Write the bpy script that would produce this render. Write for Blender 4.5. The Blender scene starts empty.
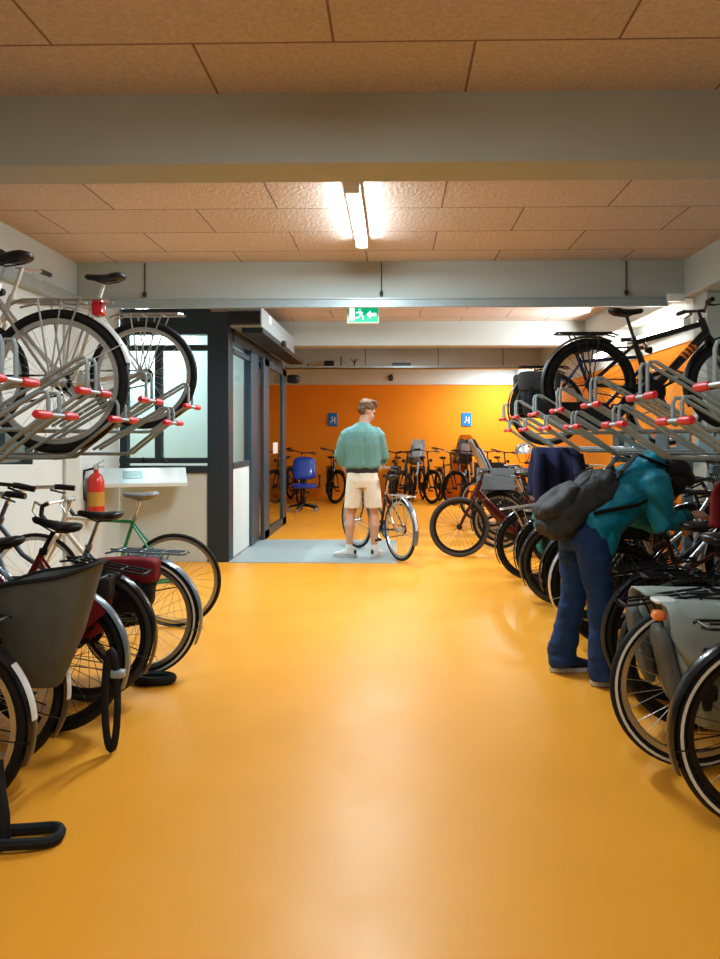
import bpy, math, random
from mathutils import Vector, Matrix, noise
random.seed(7)
C = bpy.context.scene.collection
V = Vector
R = math.radians
PI = math.pi
F, CX, HY, EYE = 720.0, 395.0, 437.0, 1.38      # focal length, vanishing point and eye height read off the photo

# ------------------------------------------------------------------ materials
def mat(name, col, rough=.5, metal=0., var=.06, scale=8., bump=0., coat=0., spec=.5):
    m = bpy.data.materials.new(name); m.use_nodes = True
    nt = m.node_tree; b = nt.nodes['Principled BSDF']
    b.inputs['Roughness'].default_value = rough; b.inputs['Metallic'].default_value = metal
    b.inputs['Coat Weight'].default_value = coat; b.inputs['Specular IOR Level'].default_value = spec
    tc = nt.nodes.new('ShaderNodeTexCoord'); nz = nt.nodes.new('ShaderNodeTexNoise')
    nz.inputs['Scale'].default_value = scale; nz.inputs['Detail'].default_value = 4
    nt.links.new(tc.outputs['Object'], nz.inputs['Vector'])
    mx = nt.nodes.new('ShaderNodeMix'); mx.data_type = 'RGBA'
    mx.inputs['A'].default_value = tuple(max(0, c * (1 - var)) for c in col) + (1,)
    mx.inputs['B'].default_value = tuple(min(1, c * (1 + var)) for c in col) + (1,)
    nt.links.new(nz.outputs['Fac'], mx.inputs['Factor']); nt.links.new(mx.outputs['Result'], b.inputs['Base Color'])
    if bump:
        bp = nt.nodes.new('ShaderNodeBump'); bp.inputs['Strength'].default_value = bump; bp.inputs['Distance'].default_value = .01
        nt.links.new(nz.outputs['Fac'], bp.inputs['Height']); nt.links.new(bp.outputs['Normal'], b.inputs['Normal'])
    return m

def emit(name, col, s):
    m = bpy.data.materials.new(name); m.use_nodes = True
    b = m.node_tree.nodes['Principled BSDF']
    b.inputs['Base Color'].default_value = col + (1,)
    b.inputs['Emission Color'].default_value = col + (1,); b.inputs['Emission Strength'].default_value = s
    return m

def glass_mat(name, tint, ior=1.45):
    m = bpy.data.materials.new(name); m.use_nodes = True; nt = m.node_tree
    nt.nodes.remove(nt.nodes['Principled BSDF']); out = nt.nodes['Material Output']
    t = nt.nodes.new('ShaderNodeBsdfTransparent'); t.inputs['Color'].default_value = tint + (1,)
    g = nt.nodes.new('ShaderNodeBsdfGlossy'); g.inputs['Roughness'].default_value = .03
    fr = nt.nodes.new('ShaderNodeFresnel'); fr.inputs['IOR'].default_value = ior
    mx = nt.nodes.new('ShaderNodeMixShader')
    ge = nt.nodes.new('ShaderNodeNewGeometry'); iv = nt.nodes.new('ShaderNodeMath'); iv.operation = 'SUBTRACT'; iv.inputs[0].default_value = 1
    ml = nt.nodes.new('ShaderNodeMath'); ml.operation = 'MULTIPLY'
    nt.links.new(ge.outputs['Backfacing'], iv.inputs[1]); nt.links.new(iv.outputs[0], ml.inputs[0]); nt.links.new(fr.outputs[0], ml.inputs[1])
    nt.links.new(ml.outputs[0], mx.inputs[0]); nt.links.new(t.outputs[0], mx.inputs[1]); nt.links.new(g.outputs[0], mx.inputs[2])
    nt.links.new(mx.outputs[0], out.inputs['Surface'])
    return m

def floor_mat():
    m = mat('orange epoxy', (.87, .382, .042), .3, 0, .1, 1.3, 0, 0, .4)
    nt = m.node_tree; b = nt.nodes['Principled BSDF']
    tc = nt.nodes['Texture Coordinate']
    n2 = nt.nodes.new('ShaderNodeTexNoise'); n2.inputs['Scale'].default_value = 2.2; n2.inputs['Detail'].default_value = 6
    nt.links.new(tc.outputs['Object'], n2.inputs['Vector'])
    mr = nt.nodes.new('ShaderNodeMapRange'); mr.inputs['To Min'].default_value = .30; mr.inputs['To Max'].default_value = .50
    nt.links.new(n2.outputs['Fac'], mr.inputs['Value']); nt.links.new(mr.outputs['Result'], b.inputs['Roughness'])
    n3 = nt.nodes.new('ShaderNodeTexNoise'); n3.inputs['Scale'].default_value = 4; n3.inputs['Detail'].default_value = 3
    nt.links.new(tc.outputs['Object'], n3.inputs['Vector'])
    bp = nt.nodes.new('ShaderNodeBump'); bp.inputs['Strength'].default_value = .12; bp.inputs['Distance'].default_value = .02
    nt.links.new(n3.outputs['Fac'], bp.inputs['Height']); nt.links.new(bp.outputs['Normal'], b.inputs['Normal'])
    return m

def ceiling_mat():
    m = mat('wood wool panels', (.70, .585, .515), .95, 0, .24, 45, .6)
    nt = m.node_tree; b = nt.nodes['Principled BSDF']; mx = nt.nodes['Mix']
    tc = nt.nodes['Texture Coordinate']
    mp = nt.nodes.new('ShaderNodeMapping'); mp.inputs['Location'].default_value = (.26, -.04, 0)
    br = nt.nodes.new('ShaderNodeTexBrick'); br.offset = .5; br.squash = 1
    br.inputs['Scale'].default_value = 1; br.inputs['Brick Width'].default_value = 1.2; br.inputs['Row Height'].default_value = .6
    br.inputs['Mortar Size'].default_value = .006; br.inputs['Mortar Smooth'].default_value = 0
    br.inputs['Color1'].default_value = (1, 1, 1, 1); br.inputs['Color2'].default_value = (.90, .90, .90, 1); br.inputs['Mortar'].default_value = (.42, .36, .33, 1)
    nt.links.new(tc.outputs['Object'], mp.inputs['Vector']); nt.links.new(mp.outputs['Vector'], br.inputs['Vector'])
    mu = nt.nodes.new('ShaderNodeMix'); mu.data_type = 'RGBA'; mu.blend_type = 'MULTIPLY'; mu.inputs['Factor'].default_value = 1
    nt.links.new(mx.outputs['Result'], mu.inputs['A']); nt.links.new(br.outputs['Color'], mu.inputs['B'])
    nt.links.new(mu.outputs['Result'], b.inputs['Base Color'])
    return m

M = dict(
    floor=floor_mat(), ceil=ceiling_mat(),
    wall=mat('white wall paint', (.62, .68, .68), .8, 0, .04, 3), beam=mat('grey white beam paint', (.50, .53, .50), .75, 0, .05, 2.5),
    beamu=mat('warm beam underside', (.50, .47, .41), .8),
    orange=mat('orange wall paint', (.86, .30, .008), .7, 0, .06, 1.5),
    anth=mat('anthracite coated metal', (.028, .043, .060), .42, .1), steelblue=mat('blue grey coated metal', (.05, .085, .115), .4, .2),
    panel=mat('pale cabin panel', (.68, .74, .72), .5), zinc=mat('galvanised steel', (.36, .42, .435), .4, .15, .15, 30),
    rackgrey=mat('pale rack steel', (.17, .25, .28), .45, .2), alu=mat('brushed aluminium', (.62, .63, .63), .3, .9, .05, 20),
    red=mat('red grip plastic', (.72, .035, .05), .4), tyre=mat('black tyre rubber', (.012, .013, .014), .7, 0, .2, 60),
    tyreg=mat('dusty tyre rubber', (.06, .055, .05), .8, 0, .2, 60), rimk=mat('black rim', (.02, .02, .022), .35, .4),
    chrome=mat('polished steel', (.72, .73, .74), .16, 1.), black=mat('black plastic', (.013, .014, .016), .45), blackm=mat('black paint', (.014, .015, .018), .28, .1, .06, 8, 0, .5),
    leather=mat('black saddle vinyl', (.016, .016, .018), .38, 0, .1, 30), greyv=mat('grey saddle vinyl', (.28, .29, .30), .5),
    reflect=mat('pale reflective band', (.75, .76, .74), .35), greyguard=mat('blue grey guard', (.16, .21, .25), .3, .2, .05, 8, 0, .5),
    silver=mat('silver paint', (.55, .56, .56), .28, .7), green=mat('green paint', (.04, .34, .20), .3, 0, .05, 8, 0, .6), cream=mat('cream paint', (.78, .74, .64), .35),
    darkred=mat('dark red paint', (.075, .010, .013), .3, .1, .1, 8, 0, .4), redb=mat('red paint', (.26, .018, .02), .3, 0, .05, 8, 0, .5),
    navy=mat('navy paint', (.018, .028, .11), .3, .1), teal=mat('teal paint', (.02, .22, .25), .35), purple=mat('plum paint', (.10, .03, .08), .35),
    white=mat('white plastic', (.80, .80, .78), .4), tail=mat('red lamp lens', (.6, .01, .02), .15, 0, .05, 8, 0, .8), amber=mat('orange lens', (.8, .22, .05), .2, 0, .05, 8, 0, .8),
    lens=mat('clear lamp lens', (.8, .82, .82), .1, 0, .05, 8, 0, 1.), canvas=mat('grey green canvas', (.31, .345, .315), .75, 0, .18, 9, .25), canvasd=mat('dark grey canvas', (.125, .132, .122), .8, 0, .25, 12, .3),
    webbing=mat('black webbing', (.014, .015, .016), .75, 0, .2, 40), redcloth=mat('dark red cloth', (.20, .010, .014), .75, 0, .2, 14, .25), tealcloth=mat('teal cloth', (.03, .24, .27), .8, 0, .2, 14, .3),
    pink=mat('pink tape', (.75, .28, .42), .5), brown=mat('brown leather', (.22, .11, .06), .5), crate=mat('blue grey crate', (.17, .21, .23), .5),
    skin=mat('skin', (.60, .36, .26), .5, 0, .06, 10), sweater=mat('sage teal knit', (.165, .335, .32), .9, 0, .08, 60, .25), shorts=mat('cream cotton', (.80, .74, .64), .85, 0, .04, 30, .1),
    tshirt=mat('charcoal cotton', (.035, .03, .035), .85), hairb=mat('light brown hair', (.17, .10, .055), .75, 0, .5, 70, .6), haird=mat('dark hair', (.018, .012, .011), .6, 0, .4, 70, .5),
    sock=mat('white sock', (.78, .77, .74), .85), shoe=mat('white leather shoe', (.74, .74, .72), .5), sole=mat('pale sole', (.62, .62, .60), .6),
    denim=mat('blue denim', (.016, .052, .155), .85, 0, .5, 14, .35), jacket=mat('teal shell fabric', (.004, .24, .35), .55, 0, .2, 10, .25), jacketd=mat('deep teal lining', (.01, .11, .13), .7),
    pack=mat('charcoal nylon', (.045, .045, .047), .75, 0, .25, 10, .4), navycloth=mat('navy cloth', (.012, .016, .06), .8, 0, .3, 10, .3), shoek=mat('navy sneaker', (.02, .022, .035), .6),
    chairblue=mat('glossy blue vinyl', (.012, .06, .42), .28, 0, .06, 8, 0, .4), extred=mat('red extinguisher paint', (.58, .035, .02), .3, 0, .05, 8, 0, .5), yellow=mat('yellow print', (.48, .28, .05), .5),
    signblue=mat('sign blue', (.02, .22, .62), .4), signgreen=emit('exit green', (.0, .36, .17), .9), signwhite=emit('exit white', (.75, 1., .85), 1.1), signframe=mat('exit housing', (.66, .78, .70), .4),
    mat=mat('grey entrance mat', (.36, .42, .42), .55, 0, .1, 20, .15), dark=mat('dark joint', (.06, .06, .055), .8), lampon=emit('lit tube', (.82, .94, 1.), 45.), lampdim=emit('dim tube', (.82, .94, 1.), 11.), lampmid=emit('half lit tube', (.82, .94, 1.), 14.), lampside=emit('lit batten', (1., .95, .88), 14.),
    print=mat('printed sheet', (.58, .72, .74), .5, 0, .25, 16), printb=mat('green grey picture', (.22, .36, .34), .5, 0, .5, 22), eye=mat('eye', (.03, .02, .02), .2),
    glass=glass_mat('clear glass', (.93, .97, .96)), sideglass=glass_mat('side glass', (.93, .97, .96), 1.12), frost=mat('frosted panel', (.60, .70, .66), .35, 0, .05, 2), smoke=glass_mat('smoked screen', (.42, .30, .24)),
    gold=mat('orange decal', (.85, .22, .02), .5), woodbox=mat('cardboard', (.5, .3, .15), .8))

# ------------------------------------------------------------------ mesh builder
class MB:
    def __init__(s): s.v = []; s.f = []
    def ring(s, pts): i = len(s.v); s.v += [tuple(p) for p in pts]; return list(range(i, i + len(pts)))
    def skin(s, rings, closed=False, cap=True):
        n = len(rings)
        for a in range(n if closed else n - 1):
            A, B = rings[a], rings[(a + 1) % n]; k = len(A)
            for j in range(k): s.f.append((A[j], A[(j + 1) % k], B[(j + 1) % k], B[j]))
        if cap and not closed: s.f.append(tuple(reversed(rings[0]))); s.f.append(tuple(rings[-1]))
        return s
    def tube(s, pts, r, n=8, closed=False, ell=None):
        pts = [V(p) for p in pts]; k = len(pts); rs = r if isinstance(r, (list, tuple)) else [r] * k
        prev = None; rings = []
        for i, p in enumerate(pts):
            if closed: t = (pts[(i + 1) % k] - pts[i - 1])
            else: t = pts[min(i + 1, k - 1)] - pts[max(i - 1, 0)]
            if t.length < 1e-9: t = V((0, 0, 1))
            t.normalize()
            if prev is None:
                u = t.orthogonal().normalized() if ell is None else (V(ell) - t * t.dot(V(ell))).normalized()
            else:
                u = (prev - t * t.dot(prev)); u = u.normalized() if u.length > 1e-6 else t.orthogonal().normalized()
            prev = u; w = t.cross(u); q = rs[i]; a, b = q if isinstance(q, tuple) else (q, q)
            rings.append(s.ring([p + u * (a * math.cos(2 * PI * j / n)) + w * (b * math.sin(2 * PI * j / n)) for j in range(n)]))
        return s.skin(rings, closed)
    def box(s, c, d, rot=None):
        c = V(c); m = rot or Matrix.Identity(3)
        i = s.ring([c + m @ V((d[0] / 2 * a, d[1] / 2 * b, d[2] / 2 * e)) for a in (-1, 1) for b in (-1, 1) for e in (-1, 1)])
        for q in ((0, 1, 3, 2), (4, 6, 7, 5), (0, 4, 5, 1), (2, 3, 7, 6), (0, 2, 6, 4), (1, 5, 7, 3)): s.f.append(tuple(i[k] for k in q))
        return s
    def bx(s, x0, x1, y0, y1, z0, z1): return s.box(((x0 + x1) / 2, (y0 + y1) / 2, (z0 + z1) / 2), (x1 - x0, y1 - y0, z1 - z0))
    def lathe(s, prof, o=(0, 0, 0), ax='y', n=40, closed=False):
        o = V(o); rings = []
        for j in range(n):
            a = 2 * PI * j / n; ca, sa = math.cos(a), math.sin(a)
            rings.append(s.ring([o + V({'y': (r * ca, h, r * sa), 'z': (r * ca, r * sa, h), 'x': (h, r * ca, r * sa)}[ax]) for r, h in prof]))
        k = len(prof)
        for a in range(n):
            A, B = rings[a], rings[(a + 1) % n]
            for j in range(k if closed else k - 1): s.f.append((A[j], A[(j + 1) % k], B[(j + 1) % k], B[j]))
        return s
    def prism(s, poly, y0, y1):           # outline in x, z pulled along y
        a = s.ring([(x, y0, z) for x, z in poly]); b = s.ring([(x, y1, z) for x, z in poly])
        return s.skin([a, b])
    def soft(s, c, d, p=5, n=10, taper=0., amp=0., seed=0, rot=None, sag=0.):
        c = V(c); m = rot or Matrix.Identity(3); idx = {}
        def vert(k):
            if k not in idx:
                q = V([2 * t / n - 1 for t in k]); q *= max(abs(x) for x in q) / max(1e-9, sum(abs(x) ** p for x in q) ** (1 / p))
                w = V((q.x * d[0] / 2, q.y * d[1] / 2, q.z * d[2] / 2))
                w.x *= 1 + taper * q.z; w.y *= 1 + taper * q.z
                if sag: w.z -= sag * (1 - q.x * q.x) * (q.z > 0) * q.z
                if amp: w += V(q).normalized() * amp * (noise.noise(w * 9 + V((seed, 0, 0))) + .5 * noise.noise(w * 22 + V((0, seed, 0))))
                idx[k] = len(s.v); s.v.append(tuple(c + m @ w))
            return idx[k]
        for ax in range(3):
            for e in (0, n):
                for i in range(n):
                    for j in range(n):
                        q = []
                        for a, b in ((i, j), (i + 1, j), (i + 1, j + 1), (i, j + 1)):
                            k = [0, 0, 0]; k[ax] = e; k[(ax + 1) % 3] = a; k[(ax + 2) % 3] = b; q.append(vert(tuple(k)))
                        s.f.append(tuple(q if e else reversed(q)))
        return s
    def ell(s, c, d, n=12, rot=None): return s.soft(c, d, 2, n, rot=rot)
    def loft(s, secs, n=20):               # sections: centre, half axis a, half axis b
        return s.skin([s.ring([V(c) + V(a) * math.cos(2 * PI * j / n) + V(b) * math.sin(2 * PI * j / n) for j in range(n)]) for c, a, b in secs])
    def arc(s, r, w, a0, a1, n=28, cup=.35):   # curved mudguard strip about the y axis
        rows = []
        for i in range(n + 1):
            a = R(a0 + (a1 - a0) * i / n)
            rows.append(s.ring([((r - cup * w * t * t) * math.cos(a), w * t, (r - cup * w * t * t) * math.sin(a)) for t in (-1, -.6, 0, .6, 1)]))
        for A, B in zip(rows, rows[1:]):
            for j in range(4): s.f.append((A[j], A[j + 1], B[j + 1], B[j]))
        return s
    def mesh(s, name, m, angle=40):
        me = bpy.data.meshes.new(name); me.from_pydata(s.v, [], s.f); me.validate(); me.update()
        if m is not None: me.materials.append(M[m] if isinstance(m, str) else m)
        me.polygons.foreach_set('use_smooth', [True] * len(me.polygons)); me.set_sharp_from_angle(angle=R(angle))
        return me

def ob(name, me, parent=None, loc=None, bevel=0, mtx=None):
    o = bpy.data.objects.new(name, me); C.objects.link(o)
    if parent: o.parent = parent
    if mtx is not None: o.matrix_local = mtx
    if loc is not None: o.location = loc
    if bevel:
        b = o.modifiers.new('edge', 'BEVEL'); b.width = bevel; b.segments = 2; b.limit_method = 'ANGLE'
    return o
def mk(name, mb, m, parent=None, loc=None, bevel=0, mtx=None, angle=40): return ob(name, mb.mesh(name, m, angle), parent, loc, bevel, mtx)
def thing(name, label, cat, loc=(0, 0, 0), rz=0, group=None):
    o = bpy.data.objects.new(name, None); C.objects.link(o); o.empty_display_size = .1
    o.location = loc; o.rotation_euler = (0, 0, rz); return tag(o, label, cat, group)
def tag(o, label, cat, group=None):
    o['label'] = label; o['category'] = cat
    if group: o['group'] = group
    return o
def struct(name, mb, m, parent=None, bevel=0):
    o = mk(name, mb, m, parent, bevel=bevel)
    if not parent: o['kind'] = 'structure'
    return o
def structroot(name, loc=(0, 0, 0)):
    o = bpy.data.objects.new(name, None); C.objects.link(o); o.location = loc; o['kind'] = 'structure'; return o
def at(px, py, Y): return V(((px - CX) / F * Y, Y, EYE + (HY - py) / F * Y))

def fuse(name, mb, m, parent, voxel=.01, smooth=6, folds=0, fscale=6, stretch=(1, 1, 1), seed=0):   # overlapping lofts melted into one continuous surface
    o = mk(name, mb, m, parent)
    r = o.modifiers.new('r', 'REMESH'); r.mode = 'VOXEL'; r.voxel_size = voxel; r.use_smooth_shade = True
    sm = o.modifiers.new('s', 'SMOOTH'); sm.iterations = smooth; sm.factor = .5
    dg = bpy.context.evaluated_depsgraph_get(); me = bpy.data.meshes.new_from_object(o.evaluated_get(dg))
    o.modifiers.clear(); o.data = me
    if not me.materials: me.materials.append(M[m])
    if folds:
        for v in me.vertices:
            q = V((v.co.x * stretch[0], v.co.y * stretch[1], v.co.z * stretch[2])) * fscale + V((seed, seed, 0))
            v.co += v.normal * folds * (noise.noise(q) + .5 * noise.noise(q * 2.3))
    me.polygons.foreach_set('use_smooth', [True] * len(me.polygons))
    return o

# ------------------------------------------------------------------ people
def finger(mb, p, d, n, L_, r_, curl):
    d = V(d).normalized(); n = V(n).normalized(); q = V(p); pts = [q.copy()]; ang = 0
    for f_ in (.45, .32, .23):
        ang += curl; v = d * math.cos(ang) + n * math.sin(ang); q = q + v * L_ * f_; pts.append(q.copy())
    mb.tube(pts, [r_, r_ * .95, r_ * .9, r_ * .75], 8)
def hand(mb, wrist, d, n, thumb, curl=.5, s=1.):     # d along the palm, n out of the palm towards which the fingers curl, thumb = side of the thumb
    w = V(wrist); d = V(d).normalized(); t = V(thumb); t = (t - d * t.dot(d)).normalized(); n = d.cross(t) if d.cross(t).dot(V(n)) > 0 else t.cross(d)
    mb.loft([(w - d * .02, t * .027 * s, n * .020 * s), (w + d * .02 * s, t * .034 * s, n * .017 * s), (w + d * .06 * s, t * .042 * s, n * .016 * s), (w + d * .09 * s, t * .040 * s, n * .013 * s)], 14)
    for k_, (o, L_) in enumerate(((.030, .072), (.010, .080), (-.010, .074), (-.029, .058))):
        finger(mb, w + d * .082 * s + t * o * s, d + t * o * 1.5, n, L_ * s, .0088 * s, curl + .06 * k_)
    finger(mb, w + d * .025 * s + t * .028 * s, d * .6 + t * .8, n, .062 * s, .0105 * s, curl * .5)
def headm(mb, Mx):
    r3 = Mx.to_3x3()
    def P(p): return Mx @ V(p)
    mb.ell(P((0, -.008, .03)), (.152, .19, .19), 12, r3); mb.ell(P((0, .028, -.035)), (.125, .145, .15), 10, r3); mb.ell(P((0, .058, -.085)), (.075, .07, .06), 8, r3)
    mb.tube([P((0, .088, .02)), P((0, .108, -.015)), P((0, .118, -.033)), P((0, .09, -.042))], [.011, .013, .017, .012], 8)
    for s in (-1, 1):
        mb.ell(P((s * .078, -.008, -.01)), (.02, .038, .062), 6, r3); mb.ell(P((s * .035, .075, -.03)), (.05, .04, .045), 6, r3)
    mb.tube([P((-.05, .078, .035)), P((0, .094, .03)), P((.05, .078, .035))], .012, 8)
    mb.tube([P((-.026, .085, -.066)), P((0, .098, -.063)), P((.026, .085, -.066))], .008, 6); mb.tube([P((-.022, .084, -.077)), P((0, .096, -.077)), P((.022, .084, -.077))], .008, 6)
def eyes(root, Mx):
    for s in (-1, 1): mk('eye', MB().ell(Mx @ V((s * .034, .083, .012)), (.026, .018, .018), 6, Mx.to_3x3()), 'eye', root)
def shoe(root, ankle, d, m, solem, L_=.28):
    d = V(d).normalized(); a = math.atan2(d.y, d.x); rt = Matrix.Rotation(a, 3, 'Z'); c = V((ankle[0], ankle[1], 0))
    def P(x, y, z): return c + rt @ V((x, y, z))
    up = rt @ V((0, 0, 1)); sd = rt @ V((0, 1, 0)); mb = MB()
    mb.loft([(P(-.085, 0, .055), sd * .026, up * .03), (P(-.06, 0, .06), sd * .038, up * .045), (P(.0, 0, .062), sd * .040, up * .045), (P(.06, 0, .052), sd * .044, up * .036), (P(.12, 0, .042), sd * .048, up * .026), (P(.17, 0, .036), sd * .038, up * .018), (P(.19, 0, .034), sd * .016, up * .010)], 18)
    mb.tube([P(-.035, 0, .05), P(-.03, 0, .115)], [.042, .044], 14)
    s_ = fuse('shoe', mb, m, root, .006, 3)
    sm = MB(); n = 28; rr = []
    for z_, g in ((0.002, .96), (.012, 1.02), (.028, 1.0)):
        pts = []
        for j in range(n):
            a_ = 2 * PI * j / n; x = .05 + .148 * math.cos(a_); w_ = (.047 - .010 * (math.cos(a_) < 0) + .0 * x) * math.sin(a_); pts.append(P(x * g, w_ * g, z_))
        rr.append(sm.ring(pts))
    sm.skin(rr); mk('sole', sm, solem, s_)

# the man in the sage sweater
man = thing('person', 'man seen from behind in sage sweater and cream shorts holding a bicycle', 'person', (-.365, 8.20, .008), R(-4))
hip = .92; lk = [(-.145, .015, .50), (.125, .02, .50)]; la = [(-.155, -.03, .10), (.135, -.02, .10)]
Mh = Matrix.Translation((.035, .055, 1.665)) @ Matrix.Rotation(R(-52), 4, 'Z') @ Matrix.Rotation(R(-24), 4, 'X')
sk = MB(); headm(sk, Mh)
sk.loft([((.0, .0, 1.44), (.08, 0, 0), (0, .07, 0)), ((.005, .015, 1.53), (.058, 0, 0), (0, .06, 0)), ((.02, .035, 1.62), (.055, 0, 0), (0, .06, 0))], 16)
sk.loft([((-.01, 0, .86), (.16, 0, 0), (0, .10, 0)), ((0, 0, 1.0), (.15, 0, 0), (0, .095, 0)), ((0, 0, 1.2), (.16, 0, 0), (0, .10, 0)), ((0, 0, 1.4), (.17, 0, 0), (0, .09, 0)), ((0, 0, 1.47), (.10, 0, 0), (0, .07, 0))], 18)
for s, kn, an in ((-1, lk[0], la[0]), (1, lk[1], la[1])):
    h0 = V((s * .095, 0, hip - .02)); kn = V(kn); an = V(an)
    sk.tube([h0, h0.lerp(kn, .5) + V((0, .012, 0)), kn + V((0, .0, .05)), kn - V((0, 0, .03)), kn.lerp(an, .35) + V((0, -.028, 0)), kn.lerp(an, .75) + V((0, -.01, 0)), an], [.085, .077, .058, .053, .058, .040, .034], 16)
    sk.tube([an, an + V((0, .02, -.03)), an + V((0, .10, -.065))], [.034, .036, .025], 10)
arms = [((-.18, 0, 1.42), (-.275, -.01, 1.16), (-.20, .10, .98), (.35, .75, -.5), (1, 0, 0)), ((.18, .01, 1.42), (.235, .05, 1.15), (.20, .27, 1.05), (.1, .95, -.15), (-1, 0, 0))]
for (sh, el, wr, hd, th) in arms:
    sk.tube([sh, V(sh).lerp(V(el), .5), el, V(el).lerp(V(wr), .4), wr], [.052, .046, .040, .040, .027], 12); hand(sk, wr, hd, (th[0], 0, -.3), (th[0] * .3, .1, 1), .5)
body = fuse('body', sk, 'skin', man, .0065, 4); eyes(man, Mh)
sw = MB()
sw.loft([((-.005, 0, 1.015), (.192, 0, 0), (0, .125, 0)), ((-.005, 0, 1.04), (.212, 0, 0), (0, .14, 0)), ((0, 0, 1.12), (.212, 0, 0), (0, .14, 0)), ((0, -.01, 1.28), (.212, 0, 0), (0, .14, 0)), ((0, -.01, 1.38), (.205, 0, 0), (0, .128, 0)), ((0, -.008, 1.43), (.188, 0, 0), (0, .118, 0)), ((0, -.005, 1.475), (.150, 0, 0), (0, .10, 0)), ((0, .0, 1.51), (.098, 0, 0), (0, .082, 0)), ((.003, .008, 1.54), (.070, 0, 0), (0, .072, 0))], 28)
for (sh, el, wr, hd, th) in arms:
    e_ = V(el); sw.tube([V(sh) + V((-.09 * math.copysign(1, sh[0]), 0, .035)), V(sh) + V((-.03 * math.copysign(1, sh[0]), 0, .008)), V(sh).lerp(e_, .12), V(sh).lerp(e_, .5), e_, e_.lerp(V(wr), .45), e_.lerp(V(wr), .60)], [.05, .064, .070, .068, .062, .055, .044], 16)
fuse('sweater', sw, 'sweater', man, .009, 5, .010, 9, (1.6, 1, .55), 3)
fuse('t_shirt_hem', MB().loft([((-.005, 0, .965), (.186, 0, 0), (0, .128, 0)), ((-.005, 0, 1.06), (.18, 0, 0), (0, .12, 0))], 24), 'tshirt', man, .01, 2, .004, 10)
sh_ = MB(); sh_.loft([((-.005, 0, .80), (.178, 0, 0), (0, .125, 0)), ((-.005, -.008, .88), (.186, 0, 0), (0, .135, 0)), ((-.005, 0, 1.0), (.17, 0, 0), (0, .115, 0))], 24)
for s, kn in ((-1, lk[0]), (1, lk[1])): sh_.loft([((s * .092, 0, .90), (.092, 0, 0), (0, .12, 0)), ((s * .102, 0, .78), (.098, 0, 0), (0, .118, 0)), ((s * .118, .005, .57), (.104, 0, 0), (0, .11, 0)), ((s * .118, .005, .565), (.09, 0, 0), (0, .095, 0))], 20)
fuse('shorts', sh_, 'shorts', man, .008, 3, .006, 9, (1.5, 1, .6), 9)
hr = MB(); r3 = Mh.to_3x3()
hr.ell(Mh @ V((0, -.022, .055)), (.178, .20, .165), 12, r3); hr.ell(Mh @ V((0, -.065, .0)), (.145, .10, .13), 10, r3); hr.ell(Mh @ V((.0, .055, .105)), (.15, .10, .075), 8, r3); hr.ell(Mh @ V((.03, .02, .12)), (.12, .12, .06), 8, r3)
fuse('hair', hr, 'hairb', man, .008, 2, .010, 24, (1, 1, 1), 2)
for an in la:
    mk('sock', MB().tube([V(an) + V((0, .01, -.05)), V(an) + V((0, 0, 0)), V(an) + V((0, .0, .05)), V(an) + V((0, .0, .055))], [.042, .041, .040, .036], 14), 'sock', man)
    mk('heel_tab', MB().soft((an[0] + (.075 if an[0] < 0 else -.02), an[1] - .05, .075), (.03, .03, .05), 3, 5), 'black', man)
    shoe(man, (an[0], an[1] + .03), (-1, .25, 0) if an[0] < 0 else (.35, 1, 0), 'shoe', 'sole')

# the person bending over the right row
per = thing('person', 'person in teal jacket and blue jeans bending over bicycles in the right row', 'person', (1.08, 4.14, 0), R(6))
pel = V((0, 0, .86)); sho = V((.36, .0, 1.15)); ax_ = (sho - pel).normalized(); nrm = V((-ax_.z, 0, ax_.x))
# near side is -y
lg = [((-.015, .09, .84), (-.02, .10, .46), (-.085, .13, .09)), ((.0, -.09, .84), (.06, -.11, .46), (.065, -.12, .09))]
Mh2 = Matrix.Translation((.515, .02, 1.135)) @ Matrix.Rotation(R(-90), 4, 'Z') @ Matrix.Rotation(R(-58), 4, 'X')
sk = MB(); headm(sk, Mh2)
sk.tube([sho, sho + V((.07, 0, .02)), V((.50, .01, 1.13))], [.07, .06, .056], 12)
Yv = V((0, 1, 0))
sk.loft([(pel - ax_ * .05, Yv * .15, nrm * .10), (pel + ax_ * .15, Yv * .14, nrm * .09), (pel + ax_ * .32, Yv * .16, nrm * .10), (sho, Yv * .13, nrm * .07)], 16)
for (h0, kn, an) in lg:
    h0, kn, an = V(h0), V(kn), V(an)
    sk.tube([h0, h0.lerp(kn, .5), kn, kn.lerp(an, .35), an], [.08, .072, .052, .05, .034], 14); sk.tube([an, an + V((.03, 0, -.03)), an + V((.11, 0, -.06))], [.034, .036, .025], 10)
ar2 = [((.34, -.17, 1.14), (.36, -.23, .90), (.53, -.19, .945), (.9, .1, .1)), ((.36, .17, 1.12), (.42, .20, .88), (.58, .16, .84), (1, -.1, 0))]
for (s0, el, wr, hd) in ar2:
    sk.tube([s0, V(s0).lerp(V(el), .5), el, V(el).lerp(V(wr), .4), wr], [.05, .045, .038, .038, .026], 12); hand(sk, wr, hd, (0, 0, -1), (0, 1, .3) if s0[1] < 0 else (0, -1, .3), .75)
fuse('body', sk, 'skin', per, .0065, 4); eyes(per, Mh2)
jk = MB()
jk.loft([(pel + V((.01, 0, -.09)), Yv * .185, nrm * .15 + ax_ * .05), (pel + ax_ * .04, Yv * .19, nrm * .155), (pel + ax_ * .20, Yv * .18, nrm * .145), (pel + ax_ * .34, Yv * .19, nrm * .145), (sho - ax_ * .02, Yv * .17, nrm * .125), (sho + ax_ * .06, Yv * .10, nrm * .085), (sho + ax_ * .10, Yv * .075, nrm * .07)], 24)
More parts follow.
